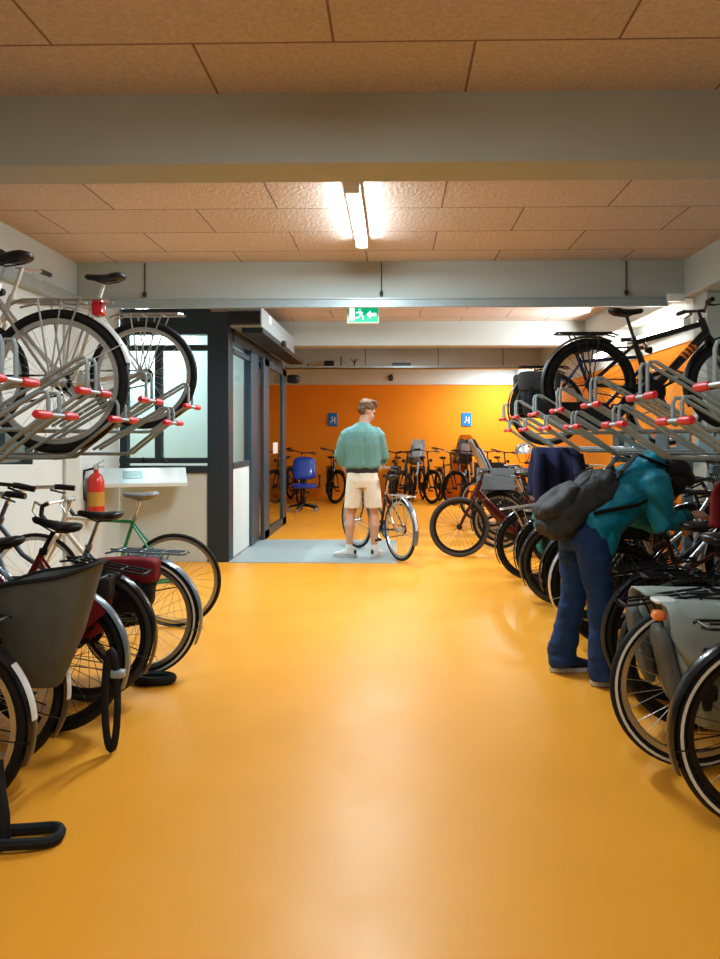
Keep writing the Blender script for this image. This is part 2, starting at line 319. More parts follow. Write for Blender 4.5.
jk.loft([(pel + V((.10, 0, -.15)), Yv * .16, V((.07, 0, .05))), (pel + V((.10, 0, .05)), Yv * .18, V((.12, 0, .03))), (pel + V((.20, 0, .14)), Yv * .17, V((.12, 0, -.05)))], 18)
for (s0, el, wr, hd) in ar2:
    e_ = V(el); w2 = V(wr); jk.tube([V(s0) * .86 + sho * .14, s0, V(s0).lerp(e_, .5), e_, e_.lerp(w2, .5), e_.lerp(w2, .85)], [.075, .085, .08, .07, .056, .044], 16)
jk.soft(sho + ax_ * .08 + nrm * .055, (.13, .22, .10), 3, 8, rot=Matrix.Rotation(R(-40), 3, 'Y'))
fuse('jacket', jk, 'jacket', per, .009, 4, .012, 8, (1, 1.3, 1.3), 5)
for (s0, el, wr, hd) in ar2: mk('dark_cuff', MB().tube([V(el).lerp(V(wr), .70), V(el).lerp(V(wr), .95)], [.052, .04], 14), 'jacketd', per)
jn = MB(); jn.loft([((0, 0, .74), Yv * .155, (.125, 0, 0)), ((-.005, 0, .84), Yv * .17, (.14, 0, 0)), ((.02, 0, .93), Yv * .155, (.12, 0, .03))], 22)
for (h0, kn, an) in lg:
    h0, kn, an = V(h0), V(kn), V(an); jn.tube([h0 + V((0, 0, .04)), h0.lerp(kn, .35), h0.lerp(kn, .75), kn, kn.lerp(an, .5), an + V((0, 0, .03)), an + V((.01, 0, -.045))], [.098, .098, .082, .076, .076, .083, .090], 18)
fuse('jeans', jn, 'denim', per, .008, 3, .009, 9, (1, 1, 1.6), 4)
hr = MB(); r3 = Mh2.to_3x3()
hr.ell(Mh2 @ V((0, -.022, .045)), (.185, .215, .19), 12, r3); hr.ell(Mh2 @ V((0, -.06, -.02)), (.17, .14, .20), 10, r3); hr.ell(Mh2 @ V((0, .05, .09)), (.16, .10, .08), 8, r3)
for s in (-1, 1): hr.ell(Mh2 @ V((s * .075, .03, -.03)), (.05, .11, .19), 8, r3)
fuse('hair', hr, 'haird', per, .008, 2, .008, 24)
for (h0, kn, an) in lg: shoe(per, (an[0] + .02, an[1]), (1, .06, 0), 'shoek', 'sole')
# rucksack
bp = thing('backpack', 'charcoal nylon backpack slung on the back of the bending person', 'backpack', (1.08, 4.14, 0), R(6))
rb = Matrix.Rotation(-math.atan2(ax_.z, ax_.x), 3, 'Y'); cbp = pel + ax_ * .06 + nrm * .17 + V((.02, 0, -.03))
mk('main_pouch', MB().soft(cbp, (.54, .34, .20), 3.0, 26, 0, .028, 2, rb), 'pack', bp)
mk('front_pocket', MB().soft(cbp - ax_ * .08 + nrm * .085, (.30, .29, .10), 3.0, 20, 0, .022, 6, rb), 'pack', bp)
mk('top_handle', MB().tube([cbp + ax_ * .26 + Yv * .04, cbp + ax_ * .30 + nrm * .03, cbp + ax_ * .26 - Yv * .04], .008, 6), 'webbing', bp)
for s in (-1, 1): mk('shoulder_strap', MB().tube([cbp + ax_ * .22 + Yv * s * .10, sho + nrm * .165 + Yv * s * .11 + ax_ * .01, sho + Yv * s * .12 + ax_ * .10, sho - nrm * .08 + Yv * s * .20 + ax_ * .0, pel + ax_ * .26 - nrm * .02 + Yv * s * .205, cbp - ax_ * .0 - nrm * .05 + Yv * s * .175], [(.028, .009)] * 6, 8, ell=(0, 1, 0)), 'webbing', bp)
mk('zip', MB().tube([cbp + nrm * .09 - ax_ * .22 + Yv * -.10, cbp + nrm * .105 + ax_ * .12 + Yv * -.12, cbp + nrm * .105 + ax_ * .20, cbp + nrm * .105 + ax_ * .12 + Yv * .12], .005, 5), 'black', bp)

# ------------------------------------------------------------------ the room
XL, XR, YB, H = -3.05, 2.95, 16.4, 3.05
struct('floor', MB().bx(-6, 4, -4, YB + .2, -.12, 0), 'floor')
o = struct('ceiling', MB().bx(-6 - .6, 4 - .6, -4, 3.6, H, H + .15), 'ceil'); o.location.x = .6
o = struct('ceiling', MB().bx(-6, 4, 3.6 + .19, YB + .4, H, H + .15), 'ceil'); o.location.y = -.19
struct('wall_left', MB().bx(XL - .15, XL, -4, 7.9, 0, H), 'wall')
struct('wall_right', MB().bx(XR, XR + .2, -4, 7.0, 0, H), 'wall')
struct('wall_right_far', MB().bx(XR, XR + .2, 7.0, YB + .2, 0, 2.34), 'orange')
struct('wall_right_upper', MB().bx(XR - .01, XR + .2, 7.0, YB + .2, 2.34, H), 'wall')
struct('wall_front', MB().bx(-6, 4, -4.2, -4, 0, H), 'wall')
struct('wall_back', MB().bx(-6, 4, YB, YB + .2, 0, 2.57), 'orange')
struct('wall_back_upper', MB().bx(-6, 4, YB - .03, YB + .2, 2.57, H), 'wall')
struct('wall_office', MB().bx(-6.2, -6, 7.9, YB, 0, H), 'wall')
k = 0
def trim(mb, m, bevel=.006):
    global k
    k += 1; return struct('trim_%d' % k, mb, m, bevel=bevel)
trim(MB().bx(XL, XR, 3.49, 3.76, 2.71, H + .02), 'beam', .012)
trim(MB().bx(XL, XR, 6.85, 7.12, 2.69, H + .02), 'beam', .012)
trim(MB().bx(-6, XR, 10.40, 10.67, 2.70, H + .02), 'beam', .012)
trim(MB().bx(-6, XR, 13.60, 13.87, 2.68, H + .02), 'beam', .012)
trim(MB().bx(XL, XL + .10, 3.76, 6.85, 2.60, 2.70), 'zinc', .006)          # edge beams along the side walls
trim(MB().bx(XR - .22, XR, -4, YB - .04, 2.70, H + .02), 'beam', .012)
trim(MB().bx(XR - .14, XR + .02, 6.55, 6.85, 0, 2.72), 'beam', .01)
trim(MB().bx(XL - .02, XL + .03, 6.55, 6.85, 0, 2.72), 'beam', .01)
# metal cable trunking under the second beam
t = MB().bx(-2.85, 2.55, 6.78, 6.86, 2.61, 2.69); t.bx(-2.85, 2.55, 6.77, 6.79, 2.60, 2.625); t.bx(-2.85, 2.55, 6.77, 6.79, 2.675, 2.692)
trim(t, 'zinc', .004)

# lamps: housing, lit diffuser and the light it gives
def batten(label, x, y0, y1, z, power, m='lampon'):
    t = thing('ceiling_lamp', label, 'lamp', (x, (y0 + y1) / 2, z), 0, 'fluorescent battens on the ceiling')
    L = y1 - y0
    mk('housing', MB().bx(-.055, .055, -L / 2, L / 2, -.028, 0), 'white', t, bevel=.006)
    mk('diffuser', MB().tube([(0, -L / 2 + .02, -.05), (0, L / 2 - .02, -.05)], (.036), 14, ell=(1, 0, 0)), m, t)
    for s in (-1, 1): mk('end_cap', MB().bx(-.05, .05, s * L / 2 - .02, s * L / 2 + .02, -.09, 0), 'white', t, bevel=.008)
    if power:
        l = bpy.data.lights.new('batten light', 'AREA'); l.shape = 'RECTANGLE'; l.size = .10; l.size_y = L; l.energy = power; l.color = (.76, .92, 1.)
        o = bpy.data.objects.new('batten_light', l); C.objects.link(o); o.location = (x, (y0 + y1) / 2, z - .10)
    return t
batten('lit fluorescent batten in the middle of the ceiling in front of the exit sign', -.28, 4.66, 6.04, H, 70)
batten('lit fluorescent batten on the ceiling above the open floor near the viewer', -.28, 1.0, 2.4, H, 26, 'lampdim')
batten('lit fluorescent batten on the ceiling behind the viewer', -.28, -2.4, -1.0, H, 32, 'lampdim')
batten('lit fluorescent batten above the grey mat', -.28, 7.9, 9.3, H, 62, 'lampmid')
batten('lit fluorescent batten between the beams near the orange wall', .2, 11.3, 12.7, H, 22, 'lampdim')
batten('lit fluorescent batten high at the right end of the orange wall', 2.3, 14.2, 15.6, H, 120, 'lampmid')
batten('lit fluorescent batten inside the glazed office', -3.2, 8.1, 9.4, H, 80, 'lampmid')
# strip lamps on the right-hand wall above the rack
for i, (y0, y1) in enumerate(((7.25, 8.65), (9.0, 10.3))):
    w = thing('wall_lamp', ['bright strip lamp on the white right wall above the black mountain bike', 'bright strip lamp further along the white right wall'][i], 'lamp', (XR, (y0 + y1) / 2, 2.52), 0)
    L = y1 - y0
    mk('housing', MB().bx(-.07, 0, -L / 2, L / 2, -.05, .05), 'white', w, bevel=.006)
    mk('diffuser', MB().tube([(-.10, -L / 2 + .03, 0), (-.10, L / 2 - .03, 0)], .035, 12), 'lampside', w)
    l = bpy.data.lights.new('strip light', 'AREA'); l.shape = 'RECTANGLE'; l.size = L; l.size_y = .1; l.energy = 50; l.color = (.88, .95, 1.)
    o = bpy.data.objects.new('strip_light', l); C.objects.link(o); o.location = (XR - .17, (y0 + y1) / 2, 2.52); o.rotation_euler = (R(90), 0, R(-90)); o.rotation_euler = (0, R(70), 0)

# ------------------------------------------------------------------ glazed office on the left
YC = 7.9
trim(MB().bx(-2.07, -1.83, YC, YC + .22, 0, 2.76), 'anth', .008)             # dark column
trim(MB().bx(XL, -2.05, YC + .02, YC + .16, 2.52, 2.80), 'anth', .006)       # head over the office window
struct('wall_office_front', MB().bx(XL, -2.06, YC + .03, YC + .15, 0, .98), 'wall')
w = structroot('window_1', (0, YC, 0))
fr = MB()
for a in ((XL, -2.05, 0, .14, .98, 1.06), (XL, -2.05, 0, .10, 1.09, 1.15), (XL, -2.05, .02, .12, 2.34, 2.40), (XL, XL + .08, .02, .12, 1.0, 2.55), (-2.66, -2.59, .02, .12, 1.1, 2.36)): fr.bx(*a)
mk('window_frame', fr, 'anth', w, bevel=.004)
for a in ((XL + .08, -2.66, 1.15, 2.34), (-2.59, -2.07, 1.15, 2.34), (XL + .08, -2.07, 2.40, 2.52)):
    mk('pane', MB().bx(a[0], a[1], .065, .073, a[2], a[3]), 'glass', w)
struct('wall_office_back', MB().bx(-6, -2.4, 11.75, 11.85, 0, H), 'wall')
struct('wall_office_inner', MB().bx(-4.2, -1.95, 9.3, 9.38, 0, 3.), 'frost')
# side of the office towards the passage
w = structroot('window_2', (-1.87, 0, 0))
fr = MB()
for a in ((0, .05, 8.1, 9.15, 1.02, 1.09), (0, .05, 8.1, 9.94, 2.33, 2.39), (-.03, .07, 9.0, 9.5, 0, 2.5), (-.06, .06, 8.1, 11.6, 2.46, 2.6)): fr.bx(*a)
mk('window_frame', fr, 'steelblue', w, bevel=.005)
mk('pane', MB().bx(.02, .03, 8.12, 9.02, 1.09, 2.33), 'sideglass', w)
mk('pane', MB().bx(.02, .03, 8.12, 9.02, 2.39, 2.47), 'sideglass', w)
mk('lower_panel', MB().bx(.0, .04, 8.12, 9.02, .02, 1.02), 'panel', w)
d = structroot('door_1', (-1.79, 0, 0))
fr = MB()
for a in ((0, .05, 9.55, 9.95, 0, 2.44), (0, .05, 11.15, 11.5, 0, 2.44), (0, .05, 9.6, 11.5, 2.34, 2.44), (0, .05, 9.6, 11.5, 0, .12)): fr.bx(*a)
mk('door_frame', fr, 'steelblue', d, bevel=.006)
mk('pane', MB().bx(.02, .03, 9.95, 11.15, .12, 2.34), 'sideglass', d)
mk('sticker', MB().bx(.032, .036, 10.35, 10.75, 1.14, 1.30), 'white', d)
op = thing('door_operator', 'long grey sliding door operator box with black end above the office door', 'door operator', (-1.83, YC, 0))
mk('cover', MB().prism([(0, 2.60), (.36, 2.60), (.36, 2.82), (0, 2.82)], .02, 2.6), 'zinc', op, bevel=.01)
mk('end_plate', MB().bx(-.0, .36, -.05, .03, 2.62, 2.76), 'black', op, bevel=.01)
mk('track_rail', MB().bx(.12, .36, .1, 3.6, 2.54, 2.60), 'anth', op, bevel=.006)
mk('sensor', MB().soft((.37, 1.5, 2.60), (.07, .14, .07), 4, 6), 'black', op)
mk('mounting_block', MB().bx(.30, .37, .45, .6, 2.70, 2.80), 'white', op, bevel=.008)
o = tag(mk('entrance_mat', MB().bx(-1.83, 0.02, 7.86, 9.62, 0, .008), 'mat'), 'flat grey entrance mat on the orange floor in front of the office door', 'mat')
c = thing('security_camera', 'small black security camera on a white arm at the end of the office', 'camera', (-1.82, 11.7, 2.32))
mk('arm', MB().tube([(-.02, .1, 0), (.1, 0, 0)], .022), 'white', c); mk('camera_body', MB().soft((.17, -.02, 0), (.20, .16, .14), 4, 6), 'black', c)
# sloping information shelf below the office window, with leaflets
s = thing('information_shelf', 'pale sloping information shelf below the office window', 'shelf', (-2.70, YC - .19, .955), R(20))
sl = Matrix.Rotation(R(30), 3, 'X')
mk('sloping_board', MB().box((0, -.14, 0), (.86, .34, .02), sl), 'panel', s, bevel=.004)
mk('lower_lip', MB().box((0, -.285, -.075), (.86, .02, .04)), 'panel', s, bevel=.004)
mk('bracket', MB().tube([(-.2, -.14, -.02), (-.18, .05, -.10)], .014).tube([(.2, -.14, -.02), (.15, .0, -.10)], .014), 'panel', s)
for i, (x, w_, m, l) in enumerate(((-.12, .26, 'print', 'printed sheet with a green grey landscape picture on the sloping shelf'), (.20, .30, 'panel', 'pale blank looking sheet beside the landscape sheet on the sloping shelf'))):
    lf = thing('leaflet', l, 'leaflet', V((-2.70, YC - .19, .955)) + Matrix.Rotation(R(20), 3, 'Z') @ V((x, -.14, .012))); lf.rotation_euler = (R(30), 0, R(20))
    mk('sheet', MB().box((0, 0, .001), (w_, .25, .003)), 'white' if i else m, lf)
    if not i: mk('picture', MB().box((0, .02, .004), (.20, .15, .002)), 'printb', lf)
for i, x in enumerate((-2.78, -2.55)):
    h_ = thing('door_hook', ['black peg on the window rail above the landscape sheet', 'black peg on the window rail nearer the dark column'][i], 'peg', (x, YC - .02, 1.10))
    mk('peg', MB().tube([(0, 0, 0), (.03, -.06, .05)] if i == 0 else [(0, 0, .05), (.06, -.06, 0)], .012), 'black', h_)
# fire extinguisher on the left wall
e = thing('fire_extinguisher', 'red fire extinguisher hanging on the white wall left of the office window', 'fire extinguisher', (XL + .10, 7.05, .58))
mk('cylinder', MB().lathe([(0, 0), (.07, 0), (.08, .03), (.08, .36), (.06, .42), (.025, .45), (.025, .48), (0, .48)], ax='z', n=24), 'extred', e)
mk('label_band', MB().lathe([(.0815, .12), (.0815, .26)], ax='z', n=24), 'yellow', e)
mk('valve', MB().box((0, 0, .50), (.05, .04, .05)).tube([(-.02, 0, .52), (.09, -.03, .57)], .01).tube([(-.02, 0, .50), (.09, -.03, .51)], .008), 'chrome', e, bevel=.003)
mk('hose', MB().tube([(-.02, -.02, .49), (-.09, -.06, .47), (-.11, -.06, .35), (-.095, -.05, .18)], .012), 'black', e)
mk('wall_bracket', MB().bx(-.10, -.07, -.03, .03, .2, .4), 'zinc', e)

# exit sign, blue signs and the shelf tray with boxes at the back
s = thing('exit_sign', 'green and white lit running man exit sign hanging below the second beam', 'exit sign', (-.31, 6.98, 2.66))
mk('housing', MB().bx(-.155, .155, -.035, .035, -.185, -.005), 'signframe', s, bevel=.006)
mk('green_field', MB().bx(-.135, .145, -.041, -.036, -.168, -.02), 'signgreen', s)
px = MB()
px.bx(-.128, -.078, -.045, -.042, -.155, -.033)                                                  # door opening
px.tube([(-.03, -.044, -.05), (-.03, -.0441, -.051)], .013, 10)                                    # running man: head, trunk, limbs
for a in (((-.035, -.07), (-.02, -.10), .010), ((-.035, -.07), (-.065, -.085), .006), ((-.03, -.068), (0, -.085), .006), ((-.02, -.10), (.005, -.12), .007), ((.005, -.12), (.0, -.15), .006), ((-.02, -.10), (-.045, -.13), .007), ((-.045, -.13), (-.07, -.135), .006)):
    px.tube([(a[0][0], -.044, a[0][1]), (a[1][0], -.044, a[1][1])], a[2], 6)
px.prism([(.035, -.10), (.075, -.06), (.075, -.085), (.13, -.085), (.13, -.115), (.075, -.115), (.075, -.14)], -.046, -.042)
mk('running_man_and_arrow', px, 'signwhite', s)
for i, (x, l) in enumerate(((332.5, 'small blue square sign with white mark behind the man in the sweater'), (466.5, 'small blue square sign with white mark above the bicycle child seat'))):
    p = at(x, 419.5, YB - .02); s = thing('blue_sign', l, 'sign', p)
    mk('plate', MB().bx(-.11, .11, -.005, .015, -.15, .15), 'signblue', s, bevel=.006)
    mk('white_mark', MB().tube([(-.05, -.008, -.08), (-.01, -.008, -.02), (-.01, -.008, .07)], .014, 6).tube([(.05, -.008, -.09), (.05, -.008, .06)], .014, 6).tube([(-.01, -.008, -.02), (.05, -.008, -.03)], .012, 6), 'white', s)
tr = thing('cable_tray', 'long grey cable tray hung across the room in front of the orange wall', 'cable tray', (0, 13.35, 2.64))
tb = MB().bx(-2.6, XR, -.1, .1, 0, .012); tb.bx(-2.6, XR, -.1, -.094, 0, .05); tb.bx(-2.6, XR, .094, .1, 0, .05)
mk('tray', tb, 'zinc', tr)
for x in (-1.9, -.55, .8, 2.0): mk('hanger', MB().tube([(x, 0, 0), (x, 0, .41)], .006, 6), 'dark', tr)
for x, w_, h_, l in ((-1.22, .18, .14, 'black box standing on the far cable tray left of the hanger wire'), (.12, .34, .10, 'low black box with grey plinth on the far cable tray')):
    b = thing('junction_box', l, 'box', (x, 13.35, 2.652)); mk('housing', MB().bx(-w_ / 2, w_ / 2, -.06, .06, 0.0, h_), 'black', b, bevel=.01); mk('plinth', MB().bx(-w_ * .7, w_ * .7, -.07, .07, 0, .02), 'zinc', b)
for i, x in enumerate((-1.62, -1.0, -.75)):
    b = thing('cable_bracket', ['thin metal bracket at the left end of the far cable tray', 'tall thin metal bracket beside the black box on the cable tray', 'forked thin metal bracket on the far cable tray'][i], 'bracket', (x, 13.35, 2.652))
    h_ = (.09, .22, .17)[i]
    mk('upright', MB().tube([(0, 0, 0), (0, 0, h_)], .012, 6), 'dark', b); mk('foot', MB().bx(-.02, .14, -.03, .03, 0, .012), 'zinc', b)
    if i == 2: mk('fork', MB().tube([(-.06, 0, .17), (0, 0, .08), (.05, 0, .18)], .012, 6), 'dark', b)
lp = thing('wall_bracket', 'small dark fitting under the pale band above the orange wall', 'fitting', at(391, 378, YB - .06)); mk('fitting', MB().soft((0, 0, 0), (.10, .1, .14), 3, 6), 'dark', lp); mk('tail', MB().tube([(0, 0, .05), (.02, .02, .12)], .01, 6), 'zinc', lp)
jb = thing('emergency_light', 'small white box at the right end of the trunking under the beam', 'emergency light', at(673, 299, 6.76)); mk('housing', MB().bx(-.075, .075, -.03, .02, -.035, .035), 'white', jb, bevel=.006); mk('lens', MB().bx(-.06, .06, -.034, -.03, -.022, .022), 'lens', jb)
for i, x in enumerate((143.5, 381.5, 624.5)):                                                   # thin cables down the second beam
    p = at(x, 262, 6.845); cb = thing('cable', ['thin dark cable down the beam above the left rack', 'thin dark cable down the beam above the exit sign', 'thin dark cable down the beam above the black mountain bike'][i], 'cable', p)
    mk('lead', MB().tube([(0, -.004, 0), (0, -.004, -.33)], .005, 6), 'dark', cb); mk('cable_gland', MB().soft((0, -.01, -.30), (.035, .03, .05), 3, 5), 'dark', cb)

# ------------------------------------------------------------------ bicycles
cache = {}
def cm(key, fn, m, angle=40):
    key = (key, m)
    if key not in cache:
        mb = MB(); fn(mb); cache[key] = mb.mesh(key[0] if isinstance(key[0], str) else key[0][0], m, angle)
    return cache[key]
def m_tyre(mb, r, w): mb.lathe([(r - w * .5 + w * .5 * math.cos(a), w * .5 * math.sin(a)) for a in [2 * PI * i / 10 for i in range(10)]], n=56, closed=True)
def m_stripe(mb, r, w):
    for s in (-1, 1): mb.lathe([(r - w * .62, s * w * .506), (r - w * .36, s * w * .485)], n=56)
def m_rim(mb, r, w): mb.lathe([(r - w, .011), (r - w - .022, .010), (r - w - .027, 0), (r - w - .022, -.010), (r - w, -.011)], n=48, closed=True)
def m_hub(mb):
    mb.lathe([(0, -.065), (.008, -.065), (.008, -.05), (.03, -.045), (.03, -.03), (.018, -.025), (.018, .025), (.03, .03), (.03, .045), (.008, .05), (.008, .065), (0, .065)], n=14)
def m_spokes(mb, r, w):
    for i in range(28):
        a = 2 * PI * i / 28; b = a + (.42 if i % 4 < 2 else -.42); s = .03 if i % 2 else -.03
        mb.tube([(.028 * math.cos(b), s, .028 * math.sin(b)), ((r - w - .02) * math.cos(a), 0, (r - w - .02) * math.sin(a))], .0014, 4)
def m_saddle(mb, L=.265, W=.078):
    rows = []; N = 18
    for i in range(N + 1):
        u = i / N; x = .13 - L * u
        w = .019 + (W - .019) * (max(0, min(1, (u - .18) / .55)) ** 1.5); h = .020 + .012 * u
        e = math.sqrt(max(0, 1 - max(0, (u - .80) / .20) ** 2)) if u > .8 else math.sqrt(max(0, 1 - max(0, (.08 - u) / .08) ** 2))
        e = max(e, .08); w *= e; h *= max(e, .3); z = -.010 * math.sin(u * PI) + .010 * max(0, u - .6)
        rows.append(mb.ring([(x, w * math.cos(a), z + (h * .8 if math.sin(a) > 0 else h) * math.sin(a)) for a in [2 * PI * j / 14 for j in range(14)]]))
    mb.skin(rows)
    for q in (-1, 1): mb.tube([(.08, q * .012, -.02), (0, q * .022, -.045), (-.09, q * .03, -.03)], .004, 6)

def bicycle(label, x, y, z=0., head=0., kind='city', col='blackm', r=.345, tw=.04, wb=1.08, pitch=0., lean=0., steer=0., bar='city', rack=1, guard='blackm', stripe=0, sad='leather', case=1, ga=(62, 202), wend=0,
            tyre='tyre', rim='alu', metal='alu', light=1, stand=0, tailbig=0, two=0, barh=0., sadh=0., coat=0, crate=0, seat=None, fork=None, band=0, group=None, basket=0, tail=0, battery=0, slim=0, decal=0, post=None):
    root = thing('bicycle', label, 'bicycle', (x, y, z + r * (1 - math.cos(pitch))), 0, group); root.rotation_euler = (lean, -pitch, head)
    d = V((-.342, 0, .94)); Fx = V((wb, 0, r)); A0 = Fx + V((-.047, 0, -.017))
    hl = {'city': .17, 'mtb': .13, 'road': .13, 'ebike': .17, 'diamond': .15}[kind]
    HB = A0 + d * .40; HT = A0 + d * (.40 + hl); ST = A0 + d * (.40 + hl + .10 + barh)
    BB = V((.455, 0, .285)); sdir = V((-.30, 0, .954)); tl = {'city': .47, 'mtb': .42, 'road': .53, 'ebike': .44, 'diamond': .54}[kind]
    STop = BB + sdir * tl; SAD = BB + sdir * (.66 + sadh); rear = V((0, 0, r))
    fk = (kind, r, wb)
    fat = {'city': .017, 'mtb': .021, 'road': .014, 'ebike': .021, 'diamond': .0155}[kind]
    def frame(mb):
        mb.tube([HB - d * .01, HT + d * .01], fat + .006, 10); mb.tube([BB, STop], fat, 10)
        mb.tube([BB + V((0, -.035, 0)), BB + V((0, .035, 0))], .022, 12)
        if kind == 'city':
            mb.tube([HB + d * .03, HB + V((-.10, 0, -.16)), BB + V((.10, 0, .06)), BB], fat + .003, 10)
            mb.tube([HT - d * .03, HT + V((-.14, 0, -.20)), BB + sdir * .22 + V((.08, 0, .03)), BB + sdir * .18], fat - .003, 10)
        elif kind == 'ebike':
            mb.tube([HB + d * .06, HB + V((-.22, 0, -.19)), BB + V((.08, 0, .05)), BB], [(.03, .04), (.03, .05), (.032, .05), (.03, .03)], 12, ell=(0, 1, 0))
        else:
            mb.tube([HB + d * .03, BB], fat + (.012 if kind == 'mtb' else .002), 10); mb.tube([HT - d * .03, STop - sdir * .03], fat, 10)
        top = BB + sdir * (tl - .04)
        for s in (-1, 1):
            mb.tube([rear + V((0, s * .06, 0)), V((.22, s * .045, r - .02)), BB + V((-.03, s * .03, 0))], .009, 8)
            mb.tube([rear + V((0, s * .06, 0)), top + (rear - top) * .35 + V((0, s * .04, 0)), top + V((0, s * .015, 0))], .008, 8)
    ob('frame', cm(('frame',) + fk, frame, col), root)
    if two: ob('cream_front_tubes', cm(('cream_front',) + fk, lambda mb: [mb.tube([HT - d * .03, (HT - d * .03).lerp(STop - sdir * .03, .55)], fat + .0012, 10), mb.tube([HB + d * .03, (HB + d * .03).lerp(BB, .5)], fat + .0032, 10), mb.tube([HB - d * .011, HT + d * .011], fat + .0072, 10)], 'cream'), root)
    Ms = Matrix.Translation(A0) @ Matrix.Rotation(steer, 4, d) @ Matrix.Translation(-A0)
    def forkm(mb):
        cr = A0 + d * .37
        for s in (-1, 1): mb.tube([Fx + V((0, s * .055, 0)), Fx + d * .16 + V((-.02, s * .052, 0)), cr + V((0, s * .042, 0)), cr + V((0, s * .02, .02))], [.009, .012, .016 if kind != 'mtb' else .02, .014], 8)
        mb.tube([cr, ST - d * .03], .013, 8)
    ob('fork', cm(('fork',) + fk + (barh,), forkm, fork or col), root, mtx=Ms)
    for nm, c, mt in (('rear_wheel', rear, Matrix.Identity(4)), ('front_wheel', Fx, Ms)):
        wl = ob(nm, cm(('tyre', r, tw), lambda mb: m_tyre(mb, r, tw), tyre), root, mtx=mt @ Matrix.Translation(c))
        ob('rim', cm(('rim', r, tw), lambda mb: m_rim(mb, r, tw), rim), wl)
        ob('hub', cm('hub', m_hub, metal), wl)
        if not slim: ob('spokes', cm(('spokes', r, tw), lambda mb: m_spokes(mb, r, tw), 'alu' if rim != 'rimk' else 'rimk'), wl)
        if stripe: ob('reflective_stripe', cm(('stripe', r, tw), lambda mb: m_stripe(mb, r, tw), 'reflect'), wl)
    # handlebar
    B = ST
    if bar == 'city': pts = [(-.24, .30, .03), (-.15, .285, .035), (-.03, .22, .03), (.05, .10, 0), (.06, 0, -.01)]
    elif bar == 'flat': pts = [(-.03, .31, .03), (-.02, .20, .03), (.03, .06, .01), (.04, 0, .005)]
    else: pts = [(-.0, .215, -.135), (.07, .215, -.135), (.115, .215, -.08), (.11, .21, -.02), (.07, .205, .0), (.06, .10, 0), (.06, 0, 0)]
    full = [B + V(p) for p in pts] + [B + V((p[0], -p[1], p[2])) for p in reversed(pts[:-1])]
    def barm(mb):
        mb.tube(full, .0115, 8); mb.tube([B - d * .05, B, B + V((.05, 0, 0))], .015, 8)
    hbr = ob('handlebar', cm(('handlebar', bar) + fk + (barh,), barm, 'blackm' if metal == 'black' else 'alu'), root, mtx=Ms)
    def gripm(sd):
        def f(mb):
            k_ = full if sd > 0 else full[::-1]
            if bar == 'drop': mb.tube(k_[:5], .0165, 8)
            elif bar == 'city': mb.tube([k_[0], k_[1], k_[1] + (k_[2] - k_[1]) * .2], .017, 8)
            else: mb.tube([k_[0], k_[0] + (k_[1] - k_[0]) * .95], .017, 8)
        return f
    def levm(sd):
        def f(mb):
            k_ = full if sd > 0 else full[::-1]
            if bar == 'drop': mb.tube([k_[3], k_[3] + V((.05, 0, .03)), k_[3] + V((.07, 0, -.03)), k_[2] + V((.03, 0, -.02))], [.012, .012, .006, .005], 6)
            else: mb.tube([k_[1] + (k_[2] - k_[1]) * .3, k_[1] + V((.05, -sd * .01, -.02)), k_[0] + V((.055, -sd * .005, -.035))], [.010, .007, .005], 6)
        return f
    for sd in (1, -1):
        ob('grip', cm(('grip', bar, sd) + fk + (barh,), gripm(sd), 'black'), hbr)
        ob('brake_lever', cm(('lever', bar, sd) + fk + (barh,), levm(sd), metal if metal != 'black' else 'black'), hbr)
    # saddle, post, drive
    sp = ob('seat_post', cm(('seat_post', kind, sadh), lambda mb: mb.tube([STop - sdir * .05, SAD - sdir * .02], .0125, 8).lathe([(.02, -.02), (.022, 0), (.02, .01)], STop, 'z', 12), post or ('alu' if metal != 'black' else 'black')), root)
    ob('saddle', cm('saddle', m_saddle, sad), root, loc=SAD + V((0, 0, .03)))
    ca = .5
    def crank(mb):
        mb.lathe([(0, -.062), (.09, -.062), (.092, -.058), (0, -.058)], BB, 'y', 28)
    cr = ob('crankset', cm(('crankset', kind), crank, 'alu' if metal != 'black' else 'rimk'), root)
    for s, g in ((-1, 1), (1, -1)):
        ob('crank_arm', cm(('crank_arm', s), lambda mb: mb.tube([V((0, s * .064, 0)), V((g * .165 * math.cos(ca), s * .085, g * .165 * math.sin(ca)))], .011, 6), 'alu' if metal != 'black' else 'rimk'), cr, loc=BB)
        ob('pedal', cm('pedal', lambda mb: mb.box((0, 0, 0), (.09, .08, .022)).box((.04, 0, 0), (.012, .085, .03)), 'black'), cr, loc=BB + V((g * .165 * math.cos(ca), s * .13, g * .165 * math.sin(ca))))
    if case:
        def casem(mb):
            n = 10; poly = [(BB.x + .115 * math.cos(a), BB.z + .115 * math.sin(a)) for a in [R(-80 + 150 * i / n) for i in range(n + 1)]] + [(.055 * math.cos(a), r + .055 * math.sin(a)) for a in [R(95 + 165 * i / n) for i in range(n + 1)]]
            mb.prism(poly, -.075, -.045)
        ob('chain_case', cm(('chain_case', r), casem, 'black'), root)
    else:
        ob('chain', cm(('chain', r), lambda mb: mb.tube([(-.02, -.055, r + .035), (BB.x, -.055, BB.z + .09), (BB.x + .07, -.055, BB.z + .05), (BB.x + .08, -.055, BB.z - .03), (BB.x, -.055, BB.z - .09), (0, -.055, r - .06), (-.035, -.055, r - .02)], .005, 5, True).lathe([(.0, -.05), (.045, -.05), (.045, -.06), (0, -.06)], rear, 'y', 16), 'rimk'), root)
